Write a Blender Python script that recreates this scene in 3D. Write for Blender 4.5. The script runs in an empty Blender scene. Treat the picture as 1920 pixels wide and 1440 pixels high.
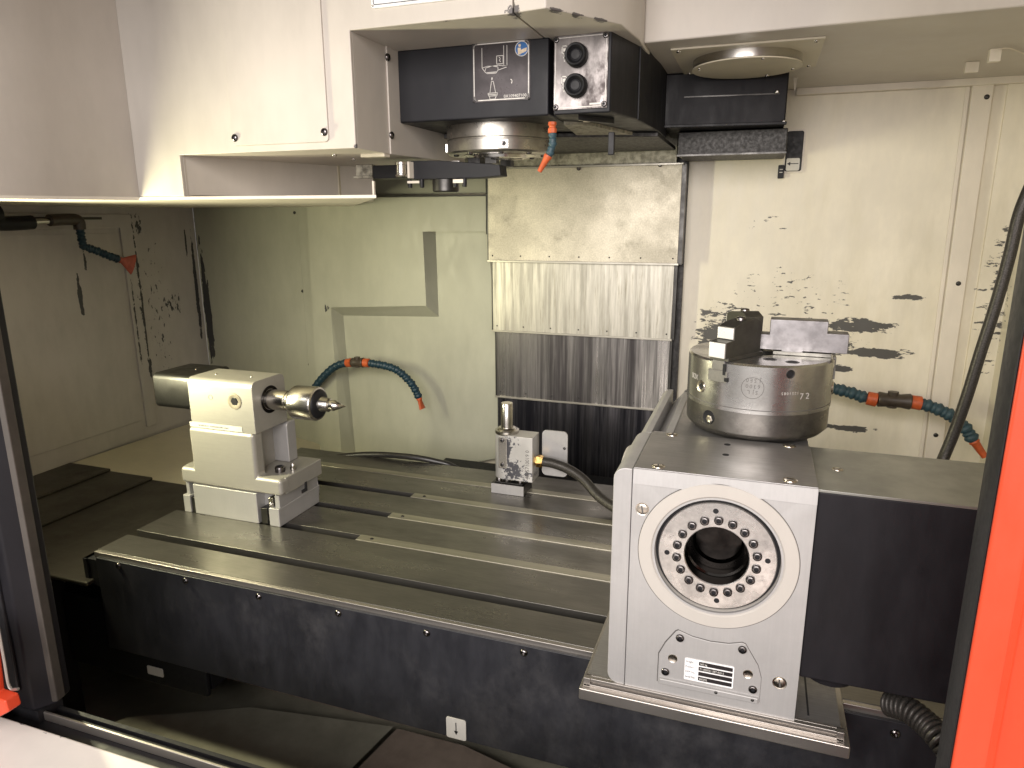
import bpy, bmesh, math, random
from mathutils import Vector, Matrix
random.seed(7)
S = 0.001                       # everything below is written in millimetres
scn = bpy.context.scene
COL = scn.collection
rad = math.radians

# ------------------------------------------------------------------ camera
cam_d = bpy.data.cameras.new('camera')
cam = bpy.data.objects.new('camera', cam_d)
COL.objects.link(cam)
scn.camera = cam
cam_d.sensor_width = 36.0
cam_d.lens = 36.0 * 1303.5 / 1920.0
cam_d.clip_start = 0.02
cam_d.clip_end = 60
cam.location = (0, 0, 0.538)
cam.rotation_euler = (rad(76.478), rad(0.2), rad(19.298))

# ------------------------------------------------------------------ light
world = bpy.data.worlds.new('World')
scn.world = world
world.use_nodes = True
bg = world.node_tree.nodes['Background']
bg.inputs[0].default_value = (1.0, 0.95, 0.92, 1)
bg.inputs[1].default_value = 0.50
scn.view_settings.view_transform = 'Standard'
scn.view_settings.look = 'None'
scn.view_settings.exposure = 0.0


def area(name, loc, target, sx, sy, power, color):
    d = bpy.data.lights.new(name, 'AREA')
    d.shape = 'RECTANGLE'
    d.size, d.size_y = sx * S, sy * S
    d.energy = power
    d.color = color
    o = bpy.data.objects.new(name, d)
    COL.objects.link(o)
    o.location = Vector(loc) * S
    v = Vector(target) - Vector(loc)
    o.rotation_euler = v.to_track_quat('-Z', 'Y').to_euler()
    return o


area('workshop_light', (-50, -1300, 1050), (0, 1100, 350), 1900, 1300, 84, (1.0, 0.93, 0.89))
area('workshop_light', (-1500, -900, 1500), (-500, 1000, 500), 700, 500, 10, (1.0, 0.95, 0.9))
area('machine_lamp', (-1160, 720, 385), (-160, 1080, 390), 44, 270, 7.2, (1.0, 0.945, 0.62))

# ------------------------------------------------------------------ mesh helpers


class MB:
    def __init__(self):
        self.bm = bmesh.new()

    def box(self, x0, x1, y0, y1, z0, z1, rot=None, piv=None):
        vs = [self.bm.verts.new((x, y, z)) for x in (x0, x1) for y in (y0, y1) for z in (z0, z1)]
        for f in ((0, 1, 3, 2), (4, 6, 7, 5), (0, 4, 5, 1), (2, 3, 7, 6), (0, 2, 6, 4), (1, 5, 7, 3)):
            self.bm.faces.new([vs[i] for i in f])
        if rot is not None:
            p = Vector(piv)
            for v in vs:
                v.co = p + rot @ (v.co - p)
        return self

    def prism(self, poly, axis, a, b):
        """poly: 2-D points; axis 'x': (y,z) points, 'y': (x,z) points, 'z': (x,y) points"""
        def P(p, t):
            return {'x': (t, p[0], p[1]), 'y': (p[0], t, p[1]), 'z': (p[0], p[1], t)}[axis]
        v0 = [self.bm.verts.new(P(p, a)) for p in poly]
        v1 = [self.bm.verts.new(P(p, b)) for p in poly]
        n = len(poly)
        self.bm.faces.new(v0)
        self.bm.faces.new(v1[::-1])
        for i in range(n):
            self.bm.faces.new((v0[i], v1[i], v1[(i + 1) % n], v0[(i + 1) % n]))
        return self

    def poly(self, pts):
        self.bm.faces.new([self.bm.verts.new(p) for p in pts])
        return self

    def lathe(self, prof, c, axis='z', seg=48, closed=False, mat=None):
        """prof: (radius, height along axis) pairs"""
        c = Vector(c)
        if axis == 'z':
            U, V, W = Vector((1, 0, 0)), Vector((0, 1, 0)), Vector((0, 0, 1))
        elif axis == 'x':
            U, V, W = Vector((0, 1, 0)), Vector((0, 0, 1)), Vector((1, 0, 0))
        elif axis == 'y':
            U, V, W = Vector((0, 0, 1)), Vector((1, 0, 0)), Vector((0, 1, 0))
        else:
            W = Vector(axis).normalized()
            U = W.orthogonal().normalized()
            V = W.cross(U)
        rings = []
        for r, h in prof:
            if r < 1e-6:
                rings.append([self.bm.verts.new(c + W * h)])
            else:
                rings.append([self.bm.verts.new(c + W * h + (U * math.cos(2 * math.pi * k / seg) + V * math.sin(2 * math.pi * k / seg)) * r) for k in range(seg)])
        m = len(rings)
        for i in range(m if closed else m - 1):
            a, b = rings[i], rings[(i + 1) % m]
            for k in range(seg):
                k2 = (k + 1) % seg
                if len(a) == 1 and len(b) == 1:
                    continue
                if len(a) == 1:
                    self.bm.faces.new((a[0], b[k2], b[k]))
                elif len(b) == 1:
                    self.bm.faces.new((a[k], a[k2], b[0]))
                else:
                    self.bm.faces.new((a[k], a[k2], b[k2], b[k]))
        return self

    def cyl(self, c, axis, r, h, seg=24):
        return self.lathe([(0, 0), (r, 0), (r, h), (0, h)], c, axis, seg)

    def tube(self, pts, r, seg=12, caps=True, smooth_n=6):
        P = [Vector(p) for p in pts]
        if smooth_n > 1 and len(P) > 2:
            P = catmull(P, smooth_n)
        rr = r if callable(r) else (lambda t: r)
        n = len(P)
        rings = []
        up = None
        for i, p in enumerate(P):
            t = (P[min(i + 1, n - 1)] - P[max(i - 1, 0)]).normalized()
            if up is None:
                up = t.orthogonal().normalized()
            up = (up - t * up.dot(t)).normalized()
            s = t.cross(up)
            R_ = rr(i / (n - 1))
            rings.append([self.bm.verts.new(p + (up * math.cos(2 * math.pi * k / seg) + s * math.sin(2 * math.pi * k / seg)) * R_) for k in range(seg)])
        for a, b in zip(rings, rings[1:]):
            for k in range(seg):
                k2 = (k + 1) % seg
                self.bm.faces.new((a[k], a[k2], b[k2], b[k]))
        if caps:
            self.bm.faces.new(rings[0][::-1])
            self.bm.faces.new(rings[-1])
        return self

    def plate_hole(self, x0, x1, z0, z1, c, r, y0, y1, seg=72):
        """rectangular slab in the XZ plane between y0 (front) and y1 with a round hole"""
        ang = sorted(set([2 * math.pi * k / seg for k in range(seg)] +
                         [math.atan2(z - c[1], x - c[0]) % (2 * math.pi) for x in (x0, x1) for z in (z0, z1)]))

        def edge(a):
            dx, dz = math.cos(a), math.sin(a)
            t = 1e9
            if dx > 1e-9: t = min(t, (x1 - c[0]) / dx)
            if dx < -1e-9: t = min(t, (x0 - c[0]) / dx)
            if dz > 1e-9: t = min(t, (z1 - c[1]) / dz)
            if dz < -1e-9: t = min(t, (z0 - c[1]) / dz)
            return c[0] + dx * t, c[1] + dz * t
        V = []
        for a in ang:
            e = edge(a)
            h = (c[0] + r * math.cos(a), c[1] + r * math.sin(a))
            V.append([self.bm.verts.new(q) for q in ((e[0], y0, e[1]), (h[0], y0, h[1]), (h[0], y1, h[1]), (e[0], y1, e[1]))])
        n = len(V)
        for i in range(n):
            a, b = V[i], V[(i + 1) % n]
            for k in range(4):
                self.bm.faces.new((a[k], b[k], b[(k + 1) % 4], a[(k + 1) % 4]))
        return self

    def mesh(self, name, mat, origin=(0, 0, 0), smooth=True, angle=38):
        bm = self.bm
        bmesh.ops.remove_doubles(bm, verts=bm.verts, dist=0.01)
        bmesh.ops.recalc_face_normals(bm, faces=bm.faces)
        o = Vector(origin)
        for v in bm.verts:
            v.co = (v.co - o) * S
        me = bpy.data.meshes.new(name)
        bm.to_mesh(me)
        bm.free()
        if smooth:
            me.polygons.foreach_set('use_smooth', [True] * len(me.polygons))
            me.set_sharp_from_angle(angle=rad(angle))
        me.materials.append(mat)
        return me


def catmull(P, n):
    out = []
    Q = [P[0] * 2 - P[1]] + P + [P[-1] * 2 - P[-2]]
    for i in range(1, len(Q) - 2):
        a, b, c, d = Q[i - 1], Q[i], Q[i + 1], Q[i + 2]
        for k in range(n):
            t = k / n
            out.append(0.5 * ((2 * b) + (c - a) * t + (2 * a - 5 * b + 4 * c - d) * t * t + (3 * b - a - 3 * c + d) * t ** 3))
    out.append(P[-1])
    return out


def resample(P, step):
    """points at equal arc distance with tangents"""
    P = catmull([Vector(p) for p in P], 16)
    out, acc, nxt = [], 0.0, 0.0
    for a, b in zip(P, P[1:]):
        L = (b - a).length
        while nxt <= acc + L and L > 0:
            t = (nxt - acc) / L
            out.append((a.lerp(b, t), (b - a).normalized()))
            nxt += step
        acc += L
    return out


def thing(name, label, cat, loc=(0, 0, 0), group=None):
    o = bpy.data.objects.new(name, None)
    COL.objects.link(o)
    o.empty_display_size = 0.02
    o.location = Vector(loc) * S
    o['label'] = label
    o['category'] = cat
    if group:
        o['group'] = group
    return o


def origin_of(o):
    v = Vector((0, 0, 0))
    while o:
        v += o.location
        o = o.parent
    return v / S


def part(name, mb, mat, parent, bevel=0, seg=2, angle=38, label=None, smooth=True):
    me = mb.mesh(name, mat, origin_of(parent), smooth=smooth, angle=angle)
    o = bpy.data.objects.new(name, me)
    COL.objects.link(o)
    o.parent = parent
    if label:
        o['label'] = label
    if bevel:
        add_bevel(o, bevel, seg)
    return o


def add_bevel(o, w, seg=2):
    m = o.modifiers.new('bevel', 'BEVEL')
    m.width = w * S
    m.segments = seg
    m.limit_method = 'ANGLE'
    m.angle_limit = rad(30)
    m.harden_normals = True
    for p in o.data.polygons:
        p.use_smooth = True


def single(name, mb, mat, label, cat, origin=(0, 0, 0), bevel=0, group=None, kind=None, seg=2):
    me = mb.mesh(name, mat, origin)
    o = bpy.data.objects.new(name, me)
    COL.objects.link(o)
    o.location = Vector(origin) * S
    if kind:
        o['kind'] = kind
        if label:
            o['label'] = label
    else:
        o['label'] = label
        o['category'] = cat
    if group:
        o['group'] = group
    if bevel:
        add_bevel(o, bevel, seg)
    return o


def inst(name, me, parent, loc, axis=(0, -1, 0), scale=1.0, roll=0.0):
    """a part sharing mesh data; mesh is built along +Z from the origin"""
    o = bpy.data.objects.new(name, me)
    COL.objects.link(o)
    o.parent = parent
    o.location = (Vector(loc) - origin_of(parent)) * S
    q = Vector(axis).to_track_quat('Z', 'Y') @ Matrix.Rotation(roll, 3, 'Z').to_quaternion()
    o.rotation_euler = q.to_euler()
    o.scale = (scale, scale, scale)
    return o


def text(name, s, size, loc, parent, mat, normal=(0, -1, 0), right=(1, 0, 0), depth=0.15, align='LEFT', sx=1.0):
    cu = bpy.data.curves.new(name, 'FONT')
    cu.body = s
    cu.size = size * S
    cu.extrude = depth * S
    cu.align_x = align
    cu.resolution_u = 2
    t = bpy.data.objects.new(name, cu)
    COL.objects.link(t)
    dg = bpy.context.evaluated_depsgraph_get()
    me = bpy.data.meshes.new_from_object(t.evaluated_get(dg))
    bpy.data.objects.remove(t)
    bpy.data.curves.remove(cu)
    me.materials.clear()
    me.materials.append(mat)
    o = bpy.data.objects.new(name, me)
    COL.objects.link(o)
    o.parent = parent
    Z = Vector(normal).normalized()
    X = Vector(right).normalized()
    Y = Z.cross(X)
    M = Matrix((X, Y, Z)).transposed()
    o.rotation_euler = M.to_euler()
    o.location = (Vector(loc) - origin_of(parent)) * S
    o.scale = (sx, 1, 1)
    return o


def line_strip(pts, w, y, th=0.4):
    """flat printed line in the XZ plane (front face at y-th)"""
    mb = MB()
    for a, b in zip(pts, pts[1:]):
        a, b = Vector(a), Vector(b)
        d = (b - a)
        if d.length < 1e-6:
            continue
        n = Vector((-d.y, d.x)).normalized() * w / 2
        e = d.normalized() * w / 2
        q = [a + n - e, b + n + e, b - n + e, a - n - e]
        mb.prism([(p.x, p.y) for p in q], 'y', y - th, y)
    return mb


def rrect(x0, x1, z0, z1, r, n=4):
    out = []
    for cx, cz, a0 in ((x1 - r, z1 - r, 0), (x0 + r, z1 - r, 90), (x0 + r, z0 + r, 180), (x1 - r, z0 + r, 270)):
        for k in range(n + 1):
            a = rad(a0 + 90 * k / n)
            out.append((cx + r * math.cos(a), cz + r * math.sin(a)))
    return out


# ------------------------------------------------------------------ materials
def nodes(name):
    m = bpy.data.materials.new(name)
    m.use_nodes = True
    nt = m.node_tree
    return m, nt, nt.nodes['Principled BSDF']


def N(nt, t, **k):
    n = nt.nodes.new(t)
    for a, b in k.items():
        setattr(n, a, b)
    return n


def math_n(nt, op, a, b=None, clamp=False):
    n = N(nt, 'ShaderNodeMath', operation=op, use_clamp=clamp)
    for i, v in enumerate((a, b)):
        if v is None:
            continue
        if isinstance(v, (int, float)):
            n.inputs[i].default_value = v
        else:
            nt.links.new(v, n.inputs[i])
    return n.outputs[0]


def noise(nt, scale, detail=4, rough=0.6, stretch=(1, 1, 1), vec=None, off=(0, 0, 0)):
    mp = N(nt, 'ShaderNodeMapping')
    mp.inputs['Scale'].default_value = stretch
    mp.inputs['Location'].default_value = off
    if vec is None:
        vec = N(nt, 'ShaderNodeNewGeometry').outputs['Position']
    nt.links.new(vec, mp.inputs[0])
    n = N(nt, 'ShaderNodeTexNoise')
    n.inputs['Scale'].default_value = scale
    n.inputs['Detail'].default_value = detail
    n.inputs['Roughness'].default_value = rough
    nt.links.new(mp.outputs[0], n.inputs[0])
    return n.outputs[0]


def ramp(nt, fac, p0, p1, c0=0.0, c1=1.0):
    n = N(nt, 'ShaderNodeMapRange')
    n.interpolation_type = 'SMOOTHSTEP'
    n.inputs[1].default_value = p0
    n.inputs[2].default_value = p1
    n.inputs[3].default_value = c0
    n.inputs[4].default_value = c1
    nt.links.new(fac, n.inputs[0])
    return n.outputs[0]


def mix(nt, fac, a, b):
    n = N(nt, 'ShaderNodeMix', data_type='RGBA')
    for i, v in ((0, fac), (6, a), (7, b)):
        if isinstance(v, (int, float)):
            n.inputs[i].default_value = v
        elif isinstance(v, tuple):
            n.inputs[i].default_value = (*v, 1) if len(v) == 3 else v
        else:
            nt.links.new(v, n.inputs[i])
    return n.outputs[2]


def bump(nt, bs, h, strength, dist):
    b = N(nt, 'ShaderNodeBump')
    b.inputs['Strength'].default_value = strength
    b.inputs['Distance'].default_value = dist
    nt.links.new(h, b.inputs['Height'])
    nt.links.new(b.outputs[0], bs.inputs['Normal'])


def lin(c):
    """sRGB 0-255 to linear"""
    return tuple(((v / 255) / 12.92 if v / 255 < 0.04045 else ((v / 255 + 0.055) / 1.055) ** 2.4) for v in c)


def chip_mask(nt, spots, stretch=(1, 1, 1), scale=60, thr=0.5):
    """spots: (centre mm, half sizes mm, weight): ragged patches where paint has come off"""
    pos = N(nt, 'ShaderNodeNewGeometry').outputs['Position']
    nz = noise(nt, scale, 6, 0.68, stretch, pos)
    total = None
    for c, h, w in spots:
        mp = N(nt, 'ShaderNodeMapping')
        mp.vector_type = 'POINT'
        mp.inputs['Location'].default_value = [-c[i] / h[i] for i in range(3)]
        mp.inputs['Scale'].default_value = [1000.0 / h[i] for i in range(3)]
        nt.links.new(pos, mp.inputs[0])
        ln = N(nt, 'ShaderNodeVectorMath', operation='LENGTH')
        nt.links.new(mp.outputs[0], ln.inputs[0])
        f = ramp(nt, ln.outputs['Value'], 0.15, 1.0, w, 0.0)
        total = f if total is None else math_n(nt, 'MAXIMUM', total, f)
    s = math_n(nt, 'ADD', nz, total)
    s = math_n(nt, 'MULTIPLY', s, ramp(nt, total, 0.0, 0.03))
    return ramp(nt, s, thr, thr + 0.012)


def paint(name, col, rough=0.45, var=0.06, chips=None, chip_col=(0.10, 0.097, 0.09), stretch=(1, 1, 1), cscale=60, thr=0.62, spec=0.4, peel=0.12, grime=0.0, grime_col=(0.25, 0.22, 0.14), metal=0.0, gstretch=(1, 1, 0.25)):
    m, nt, bs = nodes(name)
    n1 = noise(nt, 3.2, 5, 0.6)
    n2 = noise(nt, 38, 4, 0.6, (1, 1, 0.35))
    f = math_n(nt, 'ADD', math_n(nt, 'MULTIPLY', n1, 0.65), math_n(nt, 'MULTIPLY', n2, 0.35))
    f = ramp(nt, f, 0.34, 0.66)
    lo = tuple(c * (1 - var * 2.0) for c in col)
    hi = tuple(min(1, c * (1 + var)) for c in col)
    c = mix(nt, f, lo, hi)
    if grime:
        g = ramp(nt, noise(nt, 6, 6, 0.7, gstretch, off=(3, 1, 7)), 0.46, 0.75, 0, grime)
        c = mix(nt, g, c, grime_col)
    r = ramp(nt, n2, 0.3, 0.7, rough - 0.06, rough + 0.08)
    if chips:
        k = chip_mask(nt, chips, stretch, cscale, thr)
        c = mix(nt, k, c, chip_col)
        r = math_n(nt, 'ADD', r, math_n(nt, 'MULTIPLY', k, -0.08))
        fine = noise(nt, 900, 2, 0.5)
        bump(nt, bs, math_n(nt, 'SUBTRACT', math_n(nt, 'MULTIPLY', fine, peel), k), 0.35, 0.0006)
    else:
        bump(nt, bs, noise(nt, 900, 2, 0.5), peel, 0.0004)
    nt.links.new(c, bs.inputs['Base Color'])
    nt.links.new(r, bs.inputs['Roughness'])
    bs.inputs['Specular IOR Level'].default_value = spec
    bs.inputs['Metallic'].default_value = metal
    return m


def metal(name, col, rough=0.32, var=0.2, bcol=0.5, stretch=(1, 1, 1), scale=14, brush=(1, 1, 1), bs_scale=0, dirt=0.0, dirt_col=(0.03, 0.028, 0.025), aniso=0.0, metallic=1.0, rvar=0.1, dscale=9, bstr=0.1, dthr=(0.52, 0.7)):
    m, nt, bs = nodes(name)
    n1 = noise(nt, scale, 6, 0.65, stretch)
    f = ramp(nt, n1, 0.32, 0.68)
    lo = tuple(c * (1 - var) for c in col)
    hi = tuple(min(1, c * (1 + var * 0.4)) for c in col)
    c = mix(nt, f, lo, hi)
    r = ramp(nt, n1, 0.3, 0.7, rough + rvar, rough - rvar * 0.5)
    if dirt:
        d = ramp(nt, noise(nt, dscale, 7, 0.72, stretch, off=(5, 2, 9)), dthr[0], dthr[1], 0, dirt)
        c = mix(nt, d, c, dirt_col)
        r = math_n(nt, 'ADD', r, math_n(nt, 'MULTIPLY', d, 0.2))
    if bs_scale:
        b = noise(nt, bs_scale, 3, 0.6, brush)
        bump(nt, bs, b, bstr, 0.0003)
        c2 = ramp(nt, b, 0.25, 0.75, 1 - 0.28 * bcol, 1 + 0.16 * bcol)
        mm = N(nt, 'ShaderNodeVectorMath', operation='SCALE')
        nt.links.new(c, mm.inputs[0])
        nt.links.new(c2, mm.inputs['Scale'])
        c = mm.outputs[0]
    nt.links.new(c, bs.inputs['Base Color'])
    nt.links.new(r, bs.inputs['Roughness'])
    bs.inputs['Metallic'].default_value = metallic
    if aniso:
        bs.inputs['Anisotropic'].default_value = aniso
    return m


def plain(name, col, rough=0.5, met=0.0, spec=0.5, emis=None):
    m, nt, bs = nodes(name)
    n = noise(nt, 120, 4, 0.6)
    c = mix(nt, ramp(nt, n, 0.3, 0.7), tuple(v * 0.82 for v in col), tuple(min(1, v * 1.1) for v in col))
    nt.links.new(c, bs.inputs['Base Color'])
    nt.links.new(ramp(nt, n, 0.3, 0.7, max(0.05, rough - 0.06), min(1, rough + 0.06)), bs.inputs['Roughness'])
    bs.inputs['Metallic'].default_value = met
    bs.inputs['Specular IOR Level'].default_value = spec
    return m


WY = 1640          # back wall plane
WX = -1546         # left wall plane
cream = (0.60, 0.55, 0.43)
M = {}
M['cream'] = paint('cream_paint', cream, 0.42, 0.05, grime=0.12)
M['cream_cowl'] = paint('cowl_paint', (0.53, 0.49, 0.44), 0.42, 0.04)  # same cream, darkened in the colour to offset strong lamp light
M['wall_left'] = paint('left_wall_paint', (0.48, 0.455, 0.435), 0.45, 0.06, chips=[  # same cream, greyed in the colour to offset warm lamp bounce
    ((-1546, 1476, 265), (60, 70, 380), 0.07), ((-1546, 1622, 330), (60, 9, 210), 0.55), ((-1546, 1600, 470), (60, 5, 60), 0.4), ((-1546, 1419, 330), (60, 6, 330), 0.3), ((-1546, 1393, 276), (60, 5, 200), 0.24), ((-1546, 1442, 523), (60, 22, 40), 0.2), ((-1546, 1245, 349), (60, 9, 75), 0.42),
    ((-1546, 1271, 437), (60, 7, 35), 0.3), ((-1546, 1421, 141), (60, 14, 55), 0.3), ((-1546, 1419, 330), (60, 20, 220), 0.12), ((-1546, 1524, 303), (60, 60, 60), 0.13)],
    stretch=(1, 1, 0.5), cscale=95, thr=0.66, chip_col=(0.05, 0.05, 0.055))
M['wall_mid'] = paint('middle_wall_paint', (0.40, 0.40, 0.315), 0.42, 0.05, chips=[  # same cream, darkened in the colour in place of weaker light
    ((-1533, 1640, 290), (12, 40, 230), 0.55), ((-1526, 1640, 250), (14, 40, 160), 0.45), ((-1549, 1640, 476), (7, 40, 110), 0.42), ((-1556, 1640, 536), (6, 40, 40), 0.3),
    ((-1088, 1610, 303), (22, 60, 20), 0.15)],
    stretch=(1, 1, 0.3), cscale=70, thr=0.62, chip_col=(0.05, 0.05, 0.05))
M['wall_right'] = paint('right_wall_paint', (0.82, 0.765, 0.635), 0.42, 0.06, chips=[  # same cream, lightened in the colour in place of stronger light
    ((257, 1640, 368), (3, 40, 3), 0.0), ((296, 1640, 372), (50, 40, 9), 0.30), ((214, 1640, 307), (95, 40, 24), 0.29),
    ((249, 1640, 252), (95, 40, 17), 0.33), ((165, 1640, 254), (70, 40, 24), 0.26), ((99, 1640, 268), (110, 40, 30), 0.24), ((-71, 1640, 271), (85, 40, 48), 0.30),
    ((-62, 1640, 309), (90, 40, 60), 0.17), ((185, 1640, 214), (34, 40, 12), 0.3), ((214, 1640, 79), (85, 40, 11), 0.34), ((142, 1640, 271), (130, 40, 55), 0.115),
    ((69, 1640, 361), (300, 40, 160), 0.035), ((13, 1640, 521), (130, 40, 60), 0.03), ((457, 1640, 375), (60, 40, 220), 0.1)],
    stretch=(0.42, 1, 1.25), cscale=78, thr=0.632, grime=0.3, grime_col=(0.50, 0.44, 0.26))
M['trim'] = paint('trim_paint', (0.74, 0.68, 0.58), 0.4, 0.04)
M['cowl_chip'] = paint('chipped_cowl_paint', (0.53, 0.49, 0.44), 0.42, 0.04, chips=[
    ((-409, 900, 783), (120, 40, 3), 0.09), ((-313, 900, 787), (14, 40, 14), 0.2), ((-258, 908, 786), (14, 22, 2.5), 0.3), ((-238, 936, 786), (14, 22, 2.5), 0.3), ((-216, 968, 786), (14, 22, 2.5), 0.33), ((-547, 900, 633), (9, 9, 9), 0.2),
    ((-310, 900, 787), (8, 20, 12), 0.3)], cscale=110, thr=0.62, chip_col=(0.12, 0.11, 0.11))
M['black'] = paint('black_head_paint', (0.010, 0.0102, 0.013), 0.47, 0.15, spec=0.3, grime=0.25, grime_col=(0.045, 0.042, 0.045))
M['fascia'] = paint('worn_black_sheet', (0.021, 0.0215, 0.026), 0.42, 0.2, spec=0.45, grime=0.9, grime_col=(0.058, 0.057, 0.060), peel=0.05, gstretch=(1, 1, 0.8))
M['motor'] = paint('motor_black_paint', (0.009, 0.0085, 0.011), 0.5, 0.18, spec=0.25, grime=0.6, grime_col=(0.020, 0.018, 0.021))
M['motor_top'] = metal('motor_top_metal', (0.34, 0.345, 0.315), 0.34, 0.15, metallic=0.7)
M['dark'] = plain('dark_void_paint', (0.010, 0.010, 0.012), 0.6, 0, 0.3)  # black parts, and shade painted into gaps, holes and voids
M['rubber'] = plain('black_rubber', (0.010, 0.010, 0.012), 0.5, 0, 0.35)
M['table'] = metal('ground_cast_iron', (0.205, 0.196, 0.178), 0.29, 0.22, 0.4, (0.5, 1.4, 1), 9, (0.05, 1, 1), 420, 0.45, (0.08, 0.07, 0.055), metallic=0.85, dscale=7, bstr=0.05)
M['slot'] = metal('dirty_slot_iron', (0.12, 0.10, 0.08), 0.5, 0.3, dirt=0.7, scale=40)
M['bar'] = metal('slot_cover_aluminium', (0.44, 0.42, 0.35), 0.36, 0.15, 0.4, (0.1, 1, 1), 30, (0.03, 1, 1), 300, 0.4, (0.18, 0.16, 0.12), metallic=0.85)
M['jambedge'] = metal('dull_jamb_edge', (0.10, 0.09, 0.08), 0.5, 0.2, metallic=0.6)
M['edge'] = metal('machined_edge', (0.46, 0.43, 0.40), 0.36, 0.15, 0.4, (0.2, 1, 1), 20, metallic=0.9)
M['alu'] = metal('anodised_aluminium', (0.415, 0.408, 0.402), 0.42, 0.08, 0.12, (1, 1, 1), 12, (1, 1, 0.04), 500, 0.3, (0.30, 0.29, 0.29), metallic=0.35, dscale=14, dthr=(0.5, 0.75), rvar=0.05, bstr=0.02)
M['alu_top'] = metal('machined_top', (0.40, 0.39, 0.385), 0.36, 0.12, 0.4, (1, 1, 1), 10, (0.04, 1, 1), 500, 0.3, (0.12, 0.11, 0.1), metallic=0.8, bstr=0.04)
M['alu_warm'] = metal('warm_aluminium', (0.39, 0.375, 0.335), 0.42, 0.08, 0.15, (1, 1, 1), 10, (0.05, 1, 1), 500, 0.0, metallic=0.4, bstr=0.04)
M['ring'] = paint('ring_enamel', (0.45, 0.425, 0.39), 0.35, 0.03)
M['flange'] = metal('flange_steel', (0.60, 0.58, 0.56), 0.25, 0.2, 0.4, (1, 1, 1), 26, (1, 1, 1), 180, 0.55, (0.13, 0.12, 0.12), metallic=0.95, dscale=22, dthr=(0.55, 0.72))
M['steel'] = metal('bright_steel', (0.54, 0.52, 0.49), 0.24, 0.1, 0.1, (1, 1, 1), 20, (1, 1, 1), 60, 0.1, (0.3, 0.28, 0.25), rvar=0.03, bstr=0.01)
M['darksteel'] = metal('blackened_steel', (0.07, 0.068, 0.065), 0.34, 0.3, 0.4, (1, 1, 1), 25, metallic=0.9)
M['bolt'] = metal('black_oxide_bolt', (0.17, 0.16, 0.16), 0.22, 0.3, 0.4, (1, 1, 1), 60, metallic=1.0)
M['nickel'] = metal('nickel_screw', (0.62, 0.57, 0.50), 0.25, 0.15, 0.4, (1, 1, 1), 60)
M['chuck'] = metal('chuck_steel', (0.54, 0.53, 0.51), 0.22, 0.25, 0.2, (1, 1, 1.2), 12, (1, 1, 18), 90, 0.6, (0.13, 0.12, 0.11), metallic=0.95, dscale=11, dthr=(0.53, 0.72), bstr=0.04)
M['chuck_low'] = metal('chuck_lower_steel', (0.21, 0.20, 0.185), 0.30, 0.35, 0.4, (1, 1, 1.2), 20, dirt=0.5, metallic=0.9)
M['jaw'] = metal('jaw_steel', (0.17, 0.165, 0.15), 0.33, 0.25, 0.4, (1, 1, 1), 30, metallic=0.9)
M['jaw_grey'] = metal('ground_jaw_side', (0.27, 0.26, 0.265), 0.45, 0.2, 0.4, (1, 1, 1), 50, dirt=0.3, dirt_col=(0.25, 0.24, 0.25), dscale=60)
M['jaw_bright'] = metal('polished_jaw_glint', (0.85, 0.84, 0.82), 0.3, 0.1, metallic=0.5)  # polished step faces; room reflection put in as near-white colour
M['nose'] = metal('spindle_nose_steel', (0.40, 0.38, 0.34), 0.31, 0.25, 0.4, (1, 1, 1), 40, dirt=0.45, dirt_col=(0.07, 0.06, 0.05), dscale=30, metallic=0.95)
M['cov1'] = metal('stained_cover_steel', (0.54, 0.50, 0.41), 0.46, 0.16, 0.6, (1, 1, 1), 8, (1, 1, 1), 300, 0.4, (0.30, 0.28, 0.23), metallic=0.5, dscale=26, bstr=0.25)
M['cov2'] = metal('streaked_cover_steel', (0.46, 0.44, 0.385), 0.42, 0.28, 0.6, (1, 1, 0.07), 60, (1, 1, 0.05), 260, 0.75, (0.25, 0.23, 0.18), metallic=0.82, dscale=130, dthr=(0.52, 0.75))
M['cov3'] = metal('oily_cover_steel', (0.36, 0.345, 0.33), 0.27, 0.75, 0.5, (1, 1, 0.03), 60, (1, 1, 0.04), 260, 0.92, (0.05, 0.045, 0.048), metallic=0.92, dscale=14, dthr=(0.40, 0.62))
M['cov4'] = metal('dark_oily_cover_steel', (0.13, 0.125, 0.135), 0.30, 0.8, 0.6, (1, 1, 0.03), 60, (1, 1, 0.04), 200, 0.95, (0.010, 0.010, 0.014), metallic=0.9, dscale=34, dthr=(0.38, 0.60))
M['hem'] = metal('cover_hem_steel', (0.42, 0.40, 0.35), 0.36, 0.15, metallic=0.9)
M['greyplate'] = metal('grimy_grey_plate', (0.40, 0.38, 0.31), 0.55, 0.4, 0.4, (1, 1, 1), 90, dirt=0.8, dirt_col=(0.035, 0.03, 0.025), dscale=12, metallic=0.5)
M['beam'] = metal('grimy_black_beam', (0.045, 0.043, 0.042), 0.5, 0.5, 0.4, (1, 1, 1), 160, dirt=0.5, dirt_col=(0.012, 0.012, 0.012), metallic=0.4)
M['way'] = metal('oiled_way_cover', (0.075, 0.068, 0.056), 0.36, 0.25, 0.4, (1, 1, 1), 8, (0.05, 1, 1), 300, 0.4, (0.04, 0.035, 0.03), metallic=0.75)
M['orange'] = paint('orange_door_paint', (0.53, 0.052, 0.019), 0.38, 0.05, spec=0.4)
M['white'] = paint('white_sill_paint', (0.70, 0.66, 0.62), 0.4, 0.03, chips=[((-690, 450, -14), (110, 4, 12), 0.12)], stretch=(0.4, 1, 1), cscale=90, thr=0.66, chip_col=(0.15, 0.15, 0.17))
M['pan'] = paint('grey_green_pan_paint', (0.27, 0.26, 0.205), 0.5, 0.1, grime=0.3, grime_col=(0.1, 0.09, 0.06))
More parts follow.
